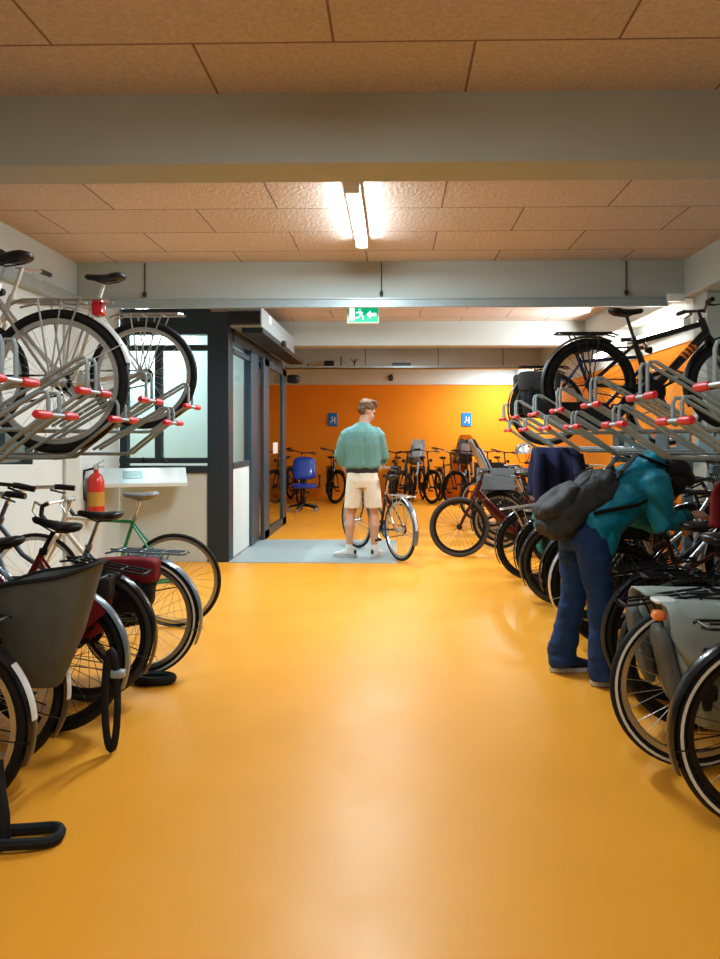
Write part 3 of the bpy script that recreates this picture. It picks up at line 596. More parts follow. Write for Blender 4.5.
    if guard:
        def gm(mb, fr_):
            gr = r + .022; a0, a1 = (52, 208) if fr_ else ga
            mb.arc(gr, tw * .5 + .012, a0, a1)
            ae = R(a1 - 14)
            for s in (-1, 1): mb.tube([(0, s * .06, 0), (gr * math.cos(ae), s * (tw * .5 + .008), gr * math.sin(ae))], .0028, 5)
        ob('rear_mudguard', cm(('rmg', r, tw, ga), lambda mb: gm(mb, 0), guard, 60), root, loc=rear)
        if wend: ob('pale_guard_end', cm(('guard_end', r, tw), lambda mb: mb.arc(r + .025, tw * .5 - .002, 142, 176, 10), 'reflect', 60), root, loc=rear)
        ob('front_mudguard', cm(('fmg', r, tw), lambda mb: gm(mb, 1), guard, 60), root, mtx=Ms @ Matrix.Translation(Fx))
    rz = 2 * r + .035
    if rack:
        def rm(mb):
            for s in (-1, 1):
                mb.tube([(.20, s * .04, rz - .02), (.14, s * .06, rz), (-.24, s * .06, rz), (-.26, s * .03, rz)], .006, 6)
                mb.tube([(0, s * .07, r), (-.14, s * .068, rz)], .005, 6); mb.tube([(0, s * .07, r), (.06, s * .068, rz)], .005, 6); mb.tube([(0, s * .07, r), (-.05, s * .068, rz)], .004, 6)
            for x_ in (.12, 0, -.12, -.24): mb.tube([(x_, -.06, rz), (x_, .06, rz)], .005, 6)
            mb.tube([(.19, 0, rz), (-.22, 0, rz + .003)], .005, 6)
        rk = ob('luggage_rack', cm(('rack', r), rm, metal), root)
        if crate:
            def crm(mb):
                for z0 in (.0, .09, .18): 
                    for (a, b, c_, e_) in ((-.21, .21, -.15, -.14), (-.21, .21, .14, .15), (-.21, -.20, -.15, .15), (.20, .21, -.15, .15)): mb.bx(a, b, c_, e_, z0, z0 + (.07 if z0 else .085))
                mb.bx(-.21, .21, -.15, .15, 0, .012)
                for a in (-.2, .2):
                    for b in (-.14, .14): mb.bx(a - .012, a + .012, b - .012, b + .012, 0, .26)
            ob('carrier_crate', cm('crate', crm, 'crate' if crate == 1 else 'black'), root, loc=(-.06, 0, rz + .01))
    if tail: ob('tail_light', cm('tail_light', lambda mb: mb.soft((0, 0, 0), (.03, .055, .035), 4, 6), 'tail'), root, loc=(-.275, 0, rz - .015) if rack else (-(r + .03) * .94, 0, r + .16))
    if tailbig: ob('tail_light', cm('big_tail_light', lambda mb: mb.soft((0, 0, 0), (.05, .075, .085), 4, 8), 'tail'), root, loc=(-.20, 0, rz - .03))
    if light:
        ob('headlight', cm('headlight', lambda mb: mb.lathe([(0, .0), (.02, .0), (.032, .04), (.034, .055), (.0, .06)], ax='x', n=14), 'black'), root, mtx=Ms @ Matrix.Translation(HT + V((.05, 0, .03))))
    if stand: ob('kickstand', cm('kickstand', lambda mb: mb.tube([(.36, .05, .25), (.30, .16, .02), (.33, .18, .012)], .009, 6), 'black'), root)
    if coat:
        def cg(mb):
            for s in (-1, 1):
                a_ = [R(50 + 90 * i / 16) for i in range(17)]
                A = mb.ring([((r + .012) * math.cos(a), s * .045, (r + .012) * math.sin(a)) for a in a_]); B_ = mb.ring([(.09 * math.cos(a), s * .06, .09 * math.sin(a)) for a in a_])
                for j in range(16): mb.f.append((A[j], A[j + 1], B_[j + 1], B_[j]))
        ob('coat_guard', cm(('coat_guard', r), cg, coat), root, loc=rear)
    if battery: ob('battery', cm('battery', lambda mb: mb.soft((0, 0, 0), (.36, .075, .08), 6, 8, rot=Matrix.Rotation(R(-44), 3, 'Y')), 'darkred' if battery == 2 else 'black'), root, loc=BB + (HB - BB) * .50 + V((.02, 0, .05)))
    if seat:
        def seatm(mb):
            prof = [(.30, .10), (.22, .02), (.06, 0), (-.10, .03), (-.15, .12), (-.20, .34), (-.24, .54), (-.25, .60)]
            rows = [mb.ring([(x_, wd * t, z_ + .05 * t * t) for t in (-1, -.75, -.35, 0, .35, .75, 1)] + [(x_ + (.0 if i_ < 3 else -.018), wd * t, z_ - (.02 if i_ < 5 else 0) + .05 * t * t) for t in (1, .75, .35, 0, -.35, -.75, -1)]) for i_, ((x_, z_), wd) in enumerate(zip(prof, (.12, .15, .16, .165, .16, .16, .14, .07)))]
            mb.skin(rows)
            for s in (-1, 1): mb.tube([(.22, s * .12, .0), (.28, s * .14, -.22), (.34, s * .13, -.30)], [.03, .025, .035], 8)
        cs = ob('child_seat', cm('child_seat', seatm, seat), root, mtx=Matrix.Translation((-.02, 0, rz + .06)) @ Matrix.Rotation(R(-14), 4, 'Y'))
        ob('seat_pad', cm('seat_pad', lambda mb: mb.soft((-.165, 0, .34), (.035, .22, .36), 4, 8, rot=Matrix.Rotation(R(-12), 3, 'Y')), 'greyv'), cs)
    if basket:
        def bk(mb):
            for z_ in [i * .045 for i in range(6)]:
                e = .85 + .15 * z_ / .22; mb.tube([(.15 * e, .19 * e, z_), (.15 * e, -.19 * e, z_), (-.13 * e, -.19 * e, z_), (-.13 * e, .19 * e, z_)], .004, 5, True)
            for i in range(9):
                y_ = -.18 + .045 * i
                for sx in (.15, -.13): mb.tube([(sx * .85, y_ * .85, 0), (sx, y_, .225)], .003, 4)
            for i in range(7):
                x_ = -.12 + .045 * i
                for sy in (-.19, .19): mb.tube([(x_ * .85, sy * .85, 0), (x_, sy, .225)], .003, 4)
                mb.tube([(x_ * .85, -.16, 0), (x_ * .85, .16, 0)], .003, 4)
        ob('front_basket', cm('basket', bk, 'black'), root, mtx=Ms @ Matrix.Translation(HT + V((.22, 0, .02))))
    if band: ob('wheel_lock', cm('ringlock', lambda mb: mb.tube([(.05 + .0, .05 * math.cos(a) * 1.2, .09 * math.sin(a)) for a in [R(-40 + 260 * i / 14) for i in range(15)]], .014, 8), 'black'), root, loc=(.20, 0, r + .24))
    if decal: ob('orange_decal', cm('decal', lambda mb: [mb.tube([HB + d * .02 + (BB - HB) * (.22 + .06 * i) + V((0, 0, 0)), HB + d * .02 + (BB - HB) * (.255 + .06 * i)], .0345, 10) for i in range(4)], 'gold'), root)
    return root

L, Rr = PI, 0.
# upper tier
UH, UL = 1.43, 1.30
bicycle('silver bicycle with white rear guard hanging in the near upper left tray', -1.61, 3.40, UL, L, 'diamond', 'silver', rack=1, metal='silver', guard='reflect', ga=(95, 166), r=.345, tw=.045, case=0, stripe=0, rim='alu', pitch=R(0), tailbig=1)
bicycle('white framed bicycle in the far upper left tray below the beam', -1.60, 4.55, UH, L, 'diamond', 'cream', rack=1, metal='silver', guard=None, tw=.042, case=0, sadh=.03, barh=.09, bar='flat', post='white', tail=0)
bicycle('black mountain bike with rear carrier in the upper right tray', 1.46, 5.43, UH, Rr, 'mtb', 'blackm', r=.345, tw=.056, wb=1.06, bar='flat', rack=1, metal='black', guard='black', rim='rimk', case=0, barh=-.03, sadh=-.05, decal=1, light=0)
bicycle('navy blue bicycle with black panniers in the farthest occupied upper right tray', 1.40, 6.65, UL, Rr, 'diamond', 'navy', rack=1, metal='black', guard='black', case=1, sadh=-.06, barh=-.04)
# lower left row, far to near
bicycle('green and cream road bicycle with drop handlebars near the office window', -1.60, 5.20, 0, L, 'road', 'green', r=.34, tw=.026, wb=1.02, bar='drop', rack=0, guard=None, case=0, sad='greyv', fork='cream', light=0, tail=0, sadh=.02, rim='alu', two=1)
bicycle('city bicycle with blue grey rear mudguard and flat luggage carrier at left', -1.49, 4.12, 0, L, 'city', 'greyguard', tw=.044, guard='greyguard', stripe=1, metal='greyguard', rack=1, sadh=-.02, barh=.05, pitch=R(3))
bicycle('black city bicycle with red panniers behind the dark canvas bag', -1.67, 3.73, 0, L, 'city', 'redb', tw=.042, guard='blackm', metal='black', rack=1, rim='rimk', pitch=R(11), sadh=-.06, tyre='tyreg')
bicycle('bicycle with grey rear guard and red skirt guard, chain lock hanging on its wheel', -1.60, 3.33, 0, L, 'city', 'darkred', tw=.042, guard='greyguard', coat='redcloth', metal='black', rack=1, pitch=R(0), sadh=-.05, stripe=0, rim='rimk')
bicycle('bicycle carrying the dark grey canvas bag, with white end on its mudguard', -1.76, 2.93, 0, L, 'city', 'greyguard', tw=.042, wend=1, guard='blackm', metal='black', rack=1, pitch=R(10), sadh=-.06, rim='alu', tyre='tyre')
bicycle('nearest black bicycle in the left row with white stripe on its rear guard', -1.65, 2.55, 0, L, 'city', 'blackm', tw=.044, guard='blackm', wend=1, metal='black', rack=1, pitch=R(0), sadh=-.08, rim='alu', barh=-.03)
# lower right row, near to far
g2 = 'bicycles in the lower right rack'
bicycle('nearest bicycle in the right row with black guard and white tyre stripe', 1.315, 2.53, 0, Rr, 'city', 'blackm', tw=.044, guard='blackm', stripe=1, metal='black', rim='rimk', sad='greyv', group=g2)
bicycle('bicycle carrying the large grey green pannier in the right row', 1.29, 3.03, 0, Rr, 'city', 'blackm', tw=.044, guard=None, stripe=1, metal='black', rim='alu', pitch=R(8), group=g2)
specs = [
    (3.44, 'plum city bicycle just behind the grey green pannier', 'city', 'purple', 'black', 1.42, 0, dict(basket=1)),
    (3.80, 'black bicycle below the hands of the person in teal', 'city', 'blackm', 'black', 1.50, 9, dict()),
    (4.72, 'dark red bicycle just beyond the bending person in teal', 'city', 'darkred', 'black', 1.45, 0, dict(crate=2)),
    (5.10, 'silver bicycle with wire basket beyond the bending person', 'city', 'silver', 'silver', 1.50, 9, dict(basket=1)),
    (5.50, 'black bicycle under the draped navy jacket', 'city', 'blackm', 'black', 1.46, 0, dict()),
    (5.92, 'bicycle with dusty grey tyres left of the jeans', 'diamond', 'blackm', 'blackm', 1.43, 8, dict(tyre='tyreg', tw=.05, bar='flat')),
    (6.45, 'teal bicycle carrying the teal bag in the right row', 'city', 'teal', 'blackm', 1.42, 0, dict(metal='silver')),
    (6.95, 'black bicycle with silver rear carrier, last in line before the red bicycle', 'city', 'blackm', 'blackm', 1.37, 8, dict(metal='silver')),
    (7.55, 'grey bicycle with crate between the red bicycle and the silver carrier', 'city', 'greyguard', 'black', 1.75, 0, dict(crate=1)),
]
for (y, lab, kd, col, gd, x, pt, kw) in specs:
    kw = dict(dict(metal='black', rim='rimk', sadh=-.05, group=g2), **kw)
    bicycle(lab, x, y, 0, R(random.uniform(-1, 1)), kd, col, guard=gd, pitch=R(pt), steer=R(random.uniform(-12, 12)), **kw)
bicycle('dark red electric bicycle jutting into the passage with its front wheel', 1.84, 8.36, 0, L + R(3), 'ebike', 'darkred', tw=.05, wb=1.10, guard=None, metal='black', rim='rimk', battery=2, bar='flat', steer=R(-4), rack=1, tyre='tyreg', stand=1)
far = [(8.95, 'black bicycle with blue grey carrier crate behind the red electric bicycle', 'city', 'blackm', 1.30, dict(crate=1)), (9.45, 'black bicycle with pale child seat behind the red electric bicycle', 'city', 'blackm', 1.40, dict(seat='silver')),
       (9.95, 'dark bicycle with black child seat in the far right row', 'city', 'darkred', 1.50, dict(seat='black')), (10.5, 'silver bicycle hung with a pale helmet in the far right row', 'city', 'silver', 1.45, dict(basket=1)),
       (11.1, 'plum bicycle in the far right row beyond the helmet', 'city', 'purple', 1.50, dict(crate=2)), (11.8, 'black bicycle at the far end of the right row', 'diamond', 'blackm', 1.40, dict(bar='flat'))]
for (y, lab, kd, col, x, kw) in far:
    bicycle(lab, x, y, 0, R(random.uniform(-6, 6)), kd, col, metal='black', rim='alu', guard='black', pitch=0, steer=R(random.uniform(-15, 15)), slim=1, group=g2, **kw)
# along the orange wall
g3 = 'bicycles parked against the orange wall'
bw = [(281, -14, 'dark bicycle at the orange wall beside the office door', {}), (300, 10, 'black bicycle behind the left side of the blue chair', {}), (331, 18, 'black bicycle with wide handlebar right of the blue chair', {}), (352, 8, 'black bicycle at the orange wall behind the man, left of him', dict(crate=2)),
      (392, -8, 'dark bicycle at the orange wall just right of the man', {}), (407, -20, 'bicycle with tilted grey child seat at the orange wall', dict(seat='greyv')), (428, 14, 'black bicycle second right of the tilted grey child seat', {}), (446, 20, 'black bicycle with raised handlebar left of the tall child seat', dict(basket=1)),
      (466, -5, 'bicycle with tall brown windscreen seat below the right blue sign', dict(seat='black')), (486, 8, 'dark bicycle at the orange wall right of the tall windscreen', {}), (503, 12, 'black bicycle at the right end of the orange wall', {})]
for i, (p, a, lab, kw) in enumerate(bw):
    yy = 15.05; x = (p - CX) / F * yy
    bicycle(lab, x - 1.0 * math.sin(R(a)) * .3, 15.95 + - (i % 2) * .34, 0, R(-90 + a * .6), ['city', 'diamond'][i % 3 == 1], 'blackm', metal='black', rim='rimk', guard='black', steer=R(a * 1.6), bar=['flat', 'city'][i % 4 == 3], lean=R(random.uniform(-7, 7)), slim=1, group=g3, barh=.12, wb=1.06, **kw)
# the man's own bicycle
bicycle('dark bicycle with bright wheel rims that the man in the sweater holds', .055, 7.98, 0.008, math.atan2(1.0, -.56), 'city', 'blackm', tw=.032, guard='greyguard', metal='silver', rim='alu', wb=1.08, coat=0, case=0, steer=R(6), wend=1, stand=0, lean=R(0), sadh=-.02)

# ------------------------------------------------------------------ two-tier racks
def rack(side, xf, ys_high, ys_low, y0, y1, lab, labs, lows, posts):
    r_ = thing('bicycle_rack', lab, 'bicycle rack', (side * xf, y0, 0))
    def X(a): return side * a
    for y in posts:
        y -= y0
        mk('post', MB().bx(min(X(1.40), X(1.48)), max(X(1.40), X(1.48)), y - .03, y + .03, 0, 1.166), 'rackgrey', r_, bevel=.006)
        mk('foot_plate', MB().bx(min(X(1.33), X(1.55)), max(X(1.33), X(1.55)), y - .05, y + .05, 0, .012), 'rackgrey', r_)
    for a, z0, z1, nm in ((1.15, 1.215, 1.250, 'front_beam'), (1.665, 1.20, 1.29, 'rear_beam')):
        mk(nm, MB().bx(min(X(a), X(a + .07)), max(X(a), X(a + (.07 if a < 1.5 else .03))), 0, y1 - y0, z0, z1), 'rackgrey', r_, bevel=.004)
    for y in posts:
        y -= y0
        mk('cross_arm', MB().bx(min(X(.80), X(1.66)), max(X(.80), X(1.66)), y - .03, y + .03, 1.165, 1.215), 'rackgrey', r_, bevel=.004)
    mk('guide_bar', MB().tube([(X(.80), 0, 1.262), (X(.80), y1 - y0, 1.262)], .011), 'zinc', r_)
    mk('end_plate', MB().bx(min(X(1.08), X(1.30)), max(X(1.08), X(1.30)), y1 - y0, y1 - y0 + .01, 1.2, 1.42), 'rackgrey', r_)
    for y in lows:
        y -= y0; ch = MB()
        for s in (-1, 1): ch.tube([(X(.60), y + s * .055, .02), (X(1.55), y + s * .055, .02)], .011)
        mk('wheel_channel', ch, 'zinc', r_)
    allt = [(y, 1) for y in ys_high] + [(y, 0) for y in ys_low]
    allt.sort()
    es = [y0] + [y for y, h_ in allt] + [y1]
    for p_, q_ in zip(es, es[1:]):
        if q_ - p_ > .2: mk('beam_plate', MB().bx(min(X(1.02), X(1.035)), max(X(1.02), X(1.035)), p_ + .08 - y0, q_ - .08 * (q_ != y1) - y0, 1.25, 1.405), 'rackgrey', r_, bevel=.003)
    cnt = {0: 0, 1: 0}
    for i, (y, hi) in enumerate(allt):
        z, zr, zt = (1.415, 1.55, 1.70) if hi else (1.285, 1.44, 1.535)
        if side < 0: zr, zt = zr + .022, zt + .022
        t_ = thing('bicycle_tray', labs(cnt[hi], hi), 'bicycle tray', (side * xf, y, 0), 0, 'upper trays of the %s rack' % ('right' if side > 0 else 'left'))
        cnt[hi] += 1; fl = .24; ul = (zt - z) / .62; a, b, c_ = MB(), MB(), MB()
        for s in (-1, 1):
            a.tube([(X(.005), s * .044, zr), (X(.03), s * .044, zr - .01), (X(fl), s * .044, z), (X(fl + .06), s * .044, z - .003), (X(1.65), s * .044, z)], .0088)
            b.tube([(X(0), s * .044, zr - .01), (X(0), s * .044, zt - .03), (X(.008), s * .044, zt - .008), (X(.035), s * .044, zt - .008), (X(ul), s * .044, z + .022)], .0082)
        for x_ in (.30, .7, 1.1, 1.5): a.tube([(X(x_), -.044, z - .006), (X(x_), .044, z - .006)], .008, 6)
        mk('wheel_rails', a, 'zinc', t_); mk('guard_hoop', b, 'zinc', t_)
        hb_ = mk('lifting_bar', c_.tube([(X(-.012), -.165, zr), (X(-.012), .165, zr)], .009), 'zinc', t_)
        for s in (-1, 1): mk('red_grip', MB().tube([(X(-.012), s * .055, zr), (X(-.012), s * .075, zr), (X(-.012), s * .155, zr), (X(-.012), s * .168, zr)], [.013, .0165, .0165, .012], 10), 'red', hb_)
def labs_r(i, hi, side='right'):
    o = ['nearest', 'second', 'third', 'fourth', 'fifth', 'sixth', 'seventh', 'eighth', 'ninth'][i]
    return '%s %s steel tray with red grips from the near end, upper %s rack' % (o, 'high' if hi else 'low', side)
def labs_l(i, hi): return labs_r(i, hi, 'left')
rack(1, 1.05, [2.34, 3.06, 3.84, 4.64, 5.43, 6.28, 6.97], [2.70, 3.44, 4.25, 5.03, 5.85, 6.63], 1.9, 7.08, 'long two tier grey steel bicycle rack along the right wall', labs_r, [2.53, 3.03, 3.44, 3.80, 4.72, 5.10, 5.50, 5.92, 6.45, 6.95], [2.78, 4.26, 6.18])
rack(-1, 1.30, [2.40, 3.06, 3.78, 4.55], [2.72, 3.40, 4.16], 2.0, 4.68, 'two tier grey steel bicycle rack along the left wall', labs_l, [2.55, 2.93, 3.33, 3.73, 4.12], [2.20, 3.53])

# ------------------------------------------------------------------ bags and loose things
def pannier(label, loc, size, m, flapm, rz=0, seed=1, name='pannier_bag', cat='pannier', lamp=0, strap=True, taper=.12):
    t_ = thing(name, label, cat, loc, rz); sx, sy, sz = size
    mk('bag_body', MB().soft((0, 0, sz / 2), size, 6, 14, taper, .018, seed), m, t_)
    mk('flap', MB().soft((0, 0, sz * .80), (sx * (1 + taper) * 1.03, sy * (1 + taper) * 1.10, sz * .46), 7, 12, .03, .012, seed + 3), flapm, t_)
    if strap:
        for x in (-.28, .28):
            st = mk('strap', MB().soft((x * sx, -sy * .56, sz * .5), (.04, .014, sz * .75), 6, 6), 'webbing', t_)
            mk('buckle', MB().soft((x * sx, -sy * .585, sz * .42), (.05, .02, .04), 6, 6), 'black', st)
    if lamp: mk('orange_reflector', MB().soft((-sx * .53, -sy * .5, sz * .93), (.05, .05, .09), 3, 6), 'amber', t_)
    return t_
# big grey-green double pannier over the second bicycle of the right row
def big_pannier():
    t_ = thing('pannier_bag', 'large grey green canvas double pannier on the second bicycle at right', 'pannier', (1.32, 3.03, .215))
    for sy in (-1, 1):
        bd = MB()
        prof = [(0.0, .30, .05), (.03, .38, .11), (.12, .47, .15), (.30, .58, .16), (.42, .62, .14), (.49, .63, .10)]
        secs = []
        for z_, lx, ly in prof: secs.append(((.06 + .02 * z_, sy * (.075 + ly * .5), z_), lx, ly))
        n = 28; rings = []
        for (c_, lx, ly) in secs:
            pts = []
            for j in range(n):
                a = 2 * PI * j / n; ca, sa = math.cos(a), math.sin(a)
                q = V((c_[0] + lx * .5 * math.copysign(abs(ca) ** .45, ca), c_[1] + ly * .5 * math.copysign(abs(sa) ** .45, sa), c_[2]))
                q += V((0, sy, 0)) * .03 * noise.noise(q * 7) + V((0, sy, 0)) * .012 * noise.noise(q * 19); pts.append(q)
            rings.append(bd.ring(pts))
        bd.skin(rings); b_ = mk('bag_body', bd, 'canvas', t_)
        fl = MB(); rows = []
        for (yy, z_) in ((.02, .50), (.10, .505), (.20, .50), (.238, .47), (.252, .40), (.252, .32), (.246, .25)):
            ex = .335 if z_ > .35 else .30 - (.35 - z_) * .55
            rows.append(fl.ring([(.07 - ex + 2 * ex * i / 14, sy * (yy + .022 * noise.noise(V((i * .5, yy * 9, z_ * 9)))), z_ - .012 * math.sin(PI * i / 14) * (yy < .2)) for i in range(15)]))
        for A, B_ in zip(rows, rows[1:]):
            for j in range(14): fl.f.append((A[j], A[j + 1], B_[j + 1], B_[j]))
        f_ = mk('flap', fl, 'canvas', t_); so = f_.modifiers.new('t', 'SOLIDIFY'); so.thickness = .006
        for x in (-.13, .20):
            st = mk('strap', MB().soft((x, sy * .262, .24), (.04, .014, .24), 6, 6), 'webbing', t_); mk('buckle', MB().soft((x, sy * .268, .19), (.07, .022, .06), 6, 6), 'black', st)
        mk('side_pocket', MB().soft((-.24, sy * .16, .26), (.05, .13, .34), 4, 10, .1, .01, 5, Matrix.Rotation(R(-14), 3, 'Y')), 'canvasd', t_)
    mk('orange_reflector', MB().soft((-.285, -.18, .465), (.05, .07, .04), 3, 6), 'amber', t_); mk('pale_corner', MB().soft((-.235, -.1, .505), (.09, .10, .02), 4, 6), 'reflect', t_)
    mk('top_strap', MB().soft((.05, 0, .515), (.3, .05, .012), 6, 6), 'webbing', t_)
big_pannier()
# dark canvas bag in the left row
t_ = thing('carrier_bag', 'big dark grey canvas carrier bag with open top on a left row bicycle', 'bag', (-1.42, 2.97, .39))
bd = MB(); rings = []
for z_, lx, ly in ((0, .16, .06), (.06, .20, .10), (.2, .29, .14), (.36, .38, .16), (.44, .41, .165), (.435, .39, .15), (.36, .36, .14)):
    rings.append(bd.ring([V((lx * .5 * math.copysign(abs(math.cos(a)) ** .6, math.cos(a)) + .08 * z_, -.115 + ly * math.copysign(abs(math.sin(a)) ** .6, math.sin(a)) * .8, z_ + .05 * math.cos(a) * (z_ > .3))) for a in [2 * PI * j / 28 for j in range(28)]]))
bd.skin(rings); mk('bag_body', bd, 'canvasd', t_, angle=60)
mk('rim_tape', MB().tube([V((.205 * math.copysign(abs(math.cos(a)) ** .6, math.cos(a)) + .035, -.115 + .132 * math.copysign(abs(math.sin(a)) ** .6, math.sin(a)), .44 + .05 * math.cos(a))) for a in [2 * PI * j / 28 for j in range(28)]], .009, 6, True), 'webbing', t_)
pannier('red cloth pannier hanging on the third bicycle of the left row', (-1.60, 3.61, .38), (.30, .11, .30), 'redcloth', 'webbing', 0, 4)
pannier('black pannier with red edge below the flat carrier in the left row', (-1.50, 3.98, .40), (.32, .10, .30), 'webbing', 'redcloth', 0, 6)
pannier('black pannier hanging at the back of the upper right rack', (1.30, 6.52, 1.56), (.32, .12, .40), 'webbing', 'pack', 0, 8)
pannier('second black pannier on the far side of the navy upper bicycle', (1.30, 6.79, 1.56), (.32, .12, .40), 'webbing', 'pack', 0, 9)
pannier('teal cloth bag hanging on the teal bicycle in the right row', (1.36, 6.31, .36), (.26, .12, .36), 'tealcloth', 'tealcloth', 0, 11, 'shoulder_bag', 'bag')
def draped(name, label, loc, m, w_, h_, seed, cat='jacket', rz=0):
    t_ = thing(name, label, cat, loc, rz); mb = MB(); rows = []
    for i in range(17):
        u = i / 16 * 2 - 1
        rows.append(mb.ring([V((w_ * (j / 14 - .5) * (1 + .15 * abs(u)) + .02 * noise.noise(V((j * .35, u * 2, seed))), .10 * math.copysign(min(1, abs(u) * 3), u) + .035 * math.sin(j * 1.25 + seed) * abs(u) + .02 * noise.noise(V((j * .6, u * 3, seed))), -h_ * max(0, abs(u) - .12) ** 1.0 * (1 + .12 * noise.noise(V((j * .4, seed, 0)))))) for j in range(15)]))
    for A, B_ in zip(rows, rows[1:]):
        for j in range(14): mb.f.append((A[j], A[j + 1], B_[j + 1], B_[j]))
    b_ = mk('draped_cloth', mb, m, t_, angle=80); so = b_.modifiers.new('t', 'SOLIDIFY'); so.thickness = .012
    for s in (-1, 1): mk('sleeve', MB().tube([(s * w_ * .4, -.11, -.05), (s * w_ * .46, -.14, -h_ * .5), (s * w_ * .42, -.13, -h_ * .95)], [.045, .05, .042], 10), m, t_)
draped('jacket', 'navy blue jacket draped over a bicycle behind the charcoal backpack', (1.22, 5.5, 1.30), 'navycloth', .34, .42, 3)
draped('jacket', 'dark red jacket hanging over bicycle handlebars at the right edge', (1.60, 3.42, 1.17), 'redcloth', .10, .26, 8)
# helmet on the far right row
h_ = thing('helmet', 'pale grey bicycle helmet hanging in the far right row', 'helmet', (1.83, 10.3, 1.14))
mk('shell', MB().lathe([(.0, .16), (.06, .15), (.105, .10), (.125, .03), (.125, 0), (.11, 0.0), (.10, .06), (.05, .13), (0, .14)], ax='z', n=24), 'silver', h_); mk('chin_strap', MB().tube([(-.1, 0, .02), (-.05, 0, -.12), (.05, 0, -.12), (.1, 0, .02)], .006, 5), 'webbing', h_)
mk('vents', MB().soft((0, -.04, .125), (.03, .12, .02), 4, 5).soft((.06, -.04, .105), (.03, .12, .02), 4, 5).soft((-.06, -.04, .105), (.03, .12, .02), 4, 5), 'black', h_)
# windscreen on the child seat bicycle
ws = thing('windscreen', 'tall brown tinted windscreen on the bicycle below the right blue sign', 'windscreen', at(466, 455, 14.95))
mb = MB(); rows = []
for i in range(9):
    z_ = i / 8 * .42; w_ = .17 * (1 - max(0, i / 8 - .6) ** 2 * 2.2)
    rows.append(mb.ring([(w_ * t, .10 * t * t, z_) for t in (-1, -.6, -.2, .2, .6, 1)]))
for A, B_ in zip(rows, rows[1:]):
    for j in range(5): mb.f.append((A[j], A[j + 1], B_[j + 1], B_[j]))
mk('screen', mb, 'smoke', ws); mk('holder', MB().soft((0, .05, .0), (.34, .12, .06), 4, 8), 'black', ws); mk('stem', MB().tube([(0, .06, 0), (0, .10, -.25)], .014), 'black', ws)
# chain lock on a wheel, loop lock and cable lock on the floor
def lock(name, label, loc, pts, r_, m='webbing', cyl=None, rz=0, links=False):
    t_ = thing(name, label, 'lock', loc, rz); mk('sleeve_loop', MB().tube(pts, r_, 8, True), m, t_)
    if cyl: mk('lock_cylinder', MB().soft(cyl, (.06, .045, .035), 5, 6), 'zinc', t_)
    if links: mk('chain_link', MB().soft(links, (.03, .03, .05), 3, 6), 'zinc', t_)
lock('chain_lock', 'black chain lock hanging from a rear wheel of the left row', (-1.265, 3.11, 0), [V((.028 * math.cos(a) + .03, 0.0, .235 + .215 * math.sin(a))) for a in [2 * PI * i / 24 for i in range(24)]], .016, cyl=(.06, -.0, .35))
lock('loop_lock', 'black loop lock lying on the orange floor at the left edge', (-1.29, 2.42, .022), [V((.145 * math.copysign(abs(math.cos(a)) ** .7, math.cos(a)), .055 * math.copysign(abs(math.sin(a)) ** .8, math.sin(a)), .004 * math.sin(3 * a))) for a in [2 * PI * i / 28 for i in range(28)]], .019, cyl=(-.11, .03, .012), rz=R(8))
t_ = thing('cable_lock', 'black sleeved chain lock trailing down beside the left edge wheel', 'lock', (-1.315, 2.42, 0)); mk('sleeve_cable', MB().tube([(-.05, .02, .27), (-.03, 0, .18), (-.01, -.01, .10), (.0, -.02, .03), (-.03, -.06, .022), (-.12, -.08, .022)], .022, 8), 'webbing', t_); mk('end_link', MB().soft((-.12, -.08, .022), (.05, .04, .04), 4, 6), 'zinc', t_)
t_ = thing('wheel_chock', 'black oval rack foot on the floor below the blue grey mudguard bicycle', 'rack foot', (-1.35, 4.02, 0)); mk('rubber_ring', MB().tube([V((.10 * math.cos(a), .055 * math.sin(a), .025)) for a in [2 * PI * i / 20 for i in range(20)]], .024, 8, True), 'tyre', t_); mk('base_plate', MB().soft((0, 0, .012), (.22, .12, .02), 4, 8), 'black', t_)

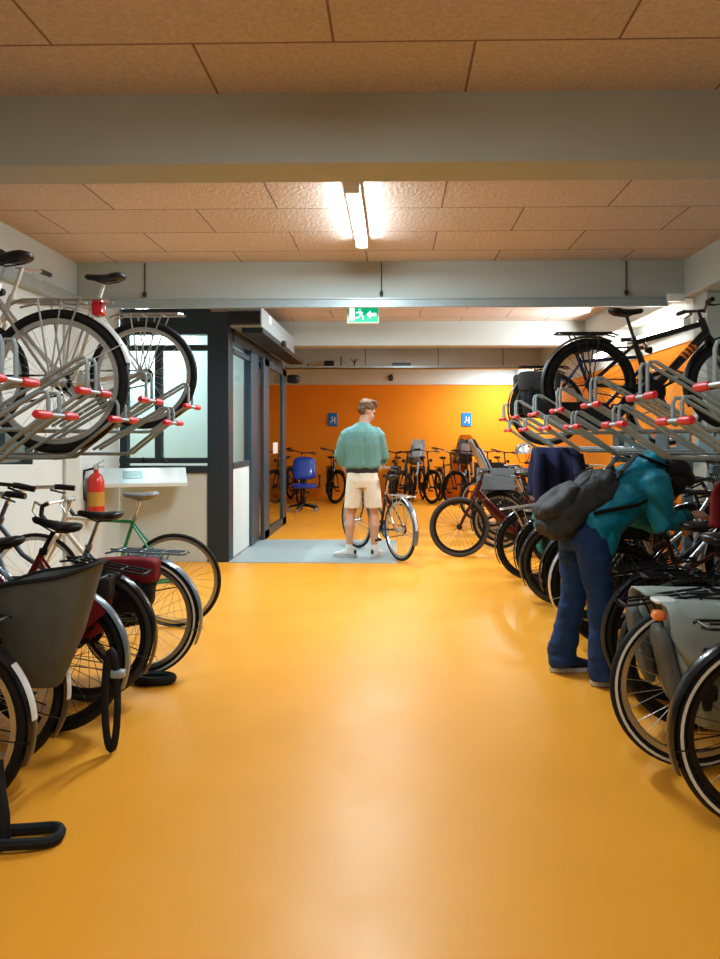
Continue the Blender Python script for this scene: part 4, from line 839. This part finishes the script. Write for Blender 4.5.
# ------------------------------------------------------------------ blue office chair
ch = thing('office_chair', 'shiny blue swivel office chair in front of the orange wall', 'chair', (-1.69, 13.35, 0), R(6))
mk('seat', MB().soft((0, 0, .47), (.47, .46, .09), 4.5, 12, .03), 'chairblue', ch)
mk('backrest', MB().soft((0, .22, .79), (.44, .08, .42), 4.5, 12, -.06, 0, 0, Matrix.Rotation(R(-8), 3, 'X')), 'chairblue', ch)
mk('back_bar', MB().tube([(0, .05, .42), (0, .24, .43), (0, .28, .55), (0, .27, .75)], .022, 8), 'black', ch)
for s in (-1, 1): mk('armrest', MB().tube([(s * .22, .08, .42), (s * .29, .08, .45), (s * .29, .05, .64)], .014, 8).soft((s * .29, .0, .66), (.05, .24, .03), 4, 6), 'black', ch)
mk('gas_lift', MB().tube([(0, 0, .10), (0, 0, .25), (0, 0, .26), (0, 0, .43)], [.032, .032, .018, .018], 12), 'black', ch)
bs = mk('star_base', MB(), 'black', ch)
mb = MB()
for i in range(5):
    a = R(90 + 72 * i + 10); mb.tube([(0, 0, .12), (.15 * math.cos(a), .15 * math.sin(a), .11), (.29 * math.cos(a), .29 * math.sin(a), .075)], [.03, .024, .016], 8)
bs.data = mb.mesh('star_base', 'black')
for i in range(5):
    a = R(90 + 72 * i + 10); mk('caster', MB().lathe([(0, -.022), (.026, -.022), (.03, 0), (.026, .022), (0, .022)], (.29 * math.cos(a), .29 * math.sin(a), .03), 'y', 14), 'greyv', bs)

# ------------------------------------------------------------------ camera, world, colour
cam = bpy.data.cameras.new('camera'); co = bpy.data.objects.new('camera', cam); C.objects.link(co)
cam.sensor_fit = 'HORIZONTAL'; cam.sensor_width = 36; cam.lens = 36 * F / 720
co.location = (0, 0, EYE); co.rotation_euler = (R(90), 0, R(1.15)); cam.shift_x = -(CX - 360 - 14.5) / 720; cam.shift_y = -(479.5 - HY) / 720
cam.clip_start = .05; bpy.context.scene.camera = co
w = bpy.data.worlds.new('world'); bpy.context.scene.world = w; w.use_nodes = True
w.node_tree.nodes['Background'].inputs[0].default_value = (.6, .7, .8, 1); w.node_tree.nodes['Background'].inputs[1].default_value = .2
sc = bpy.context.scene; sc.view_settings.view_transform = 'Standard'; sc.view_settings.look = 'Medium High Contrast'; sc.view_settings.exposure = 0.
sc.cycles.max_bounces = 8; sc.cycles.sample_clamp_indirect = 4
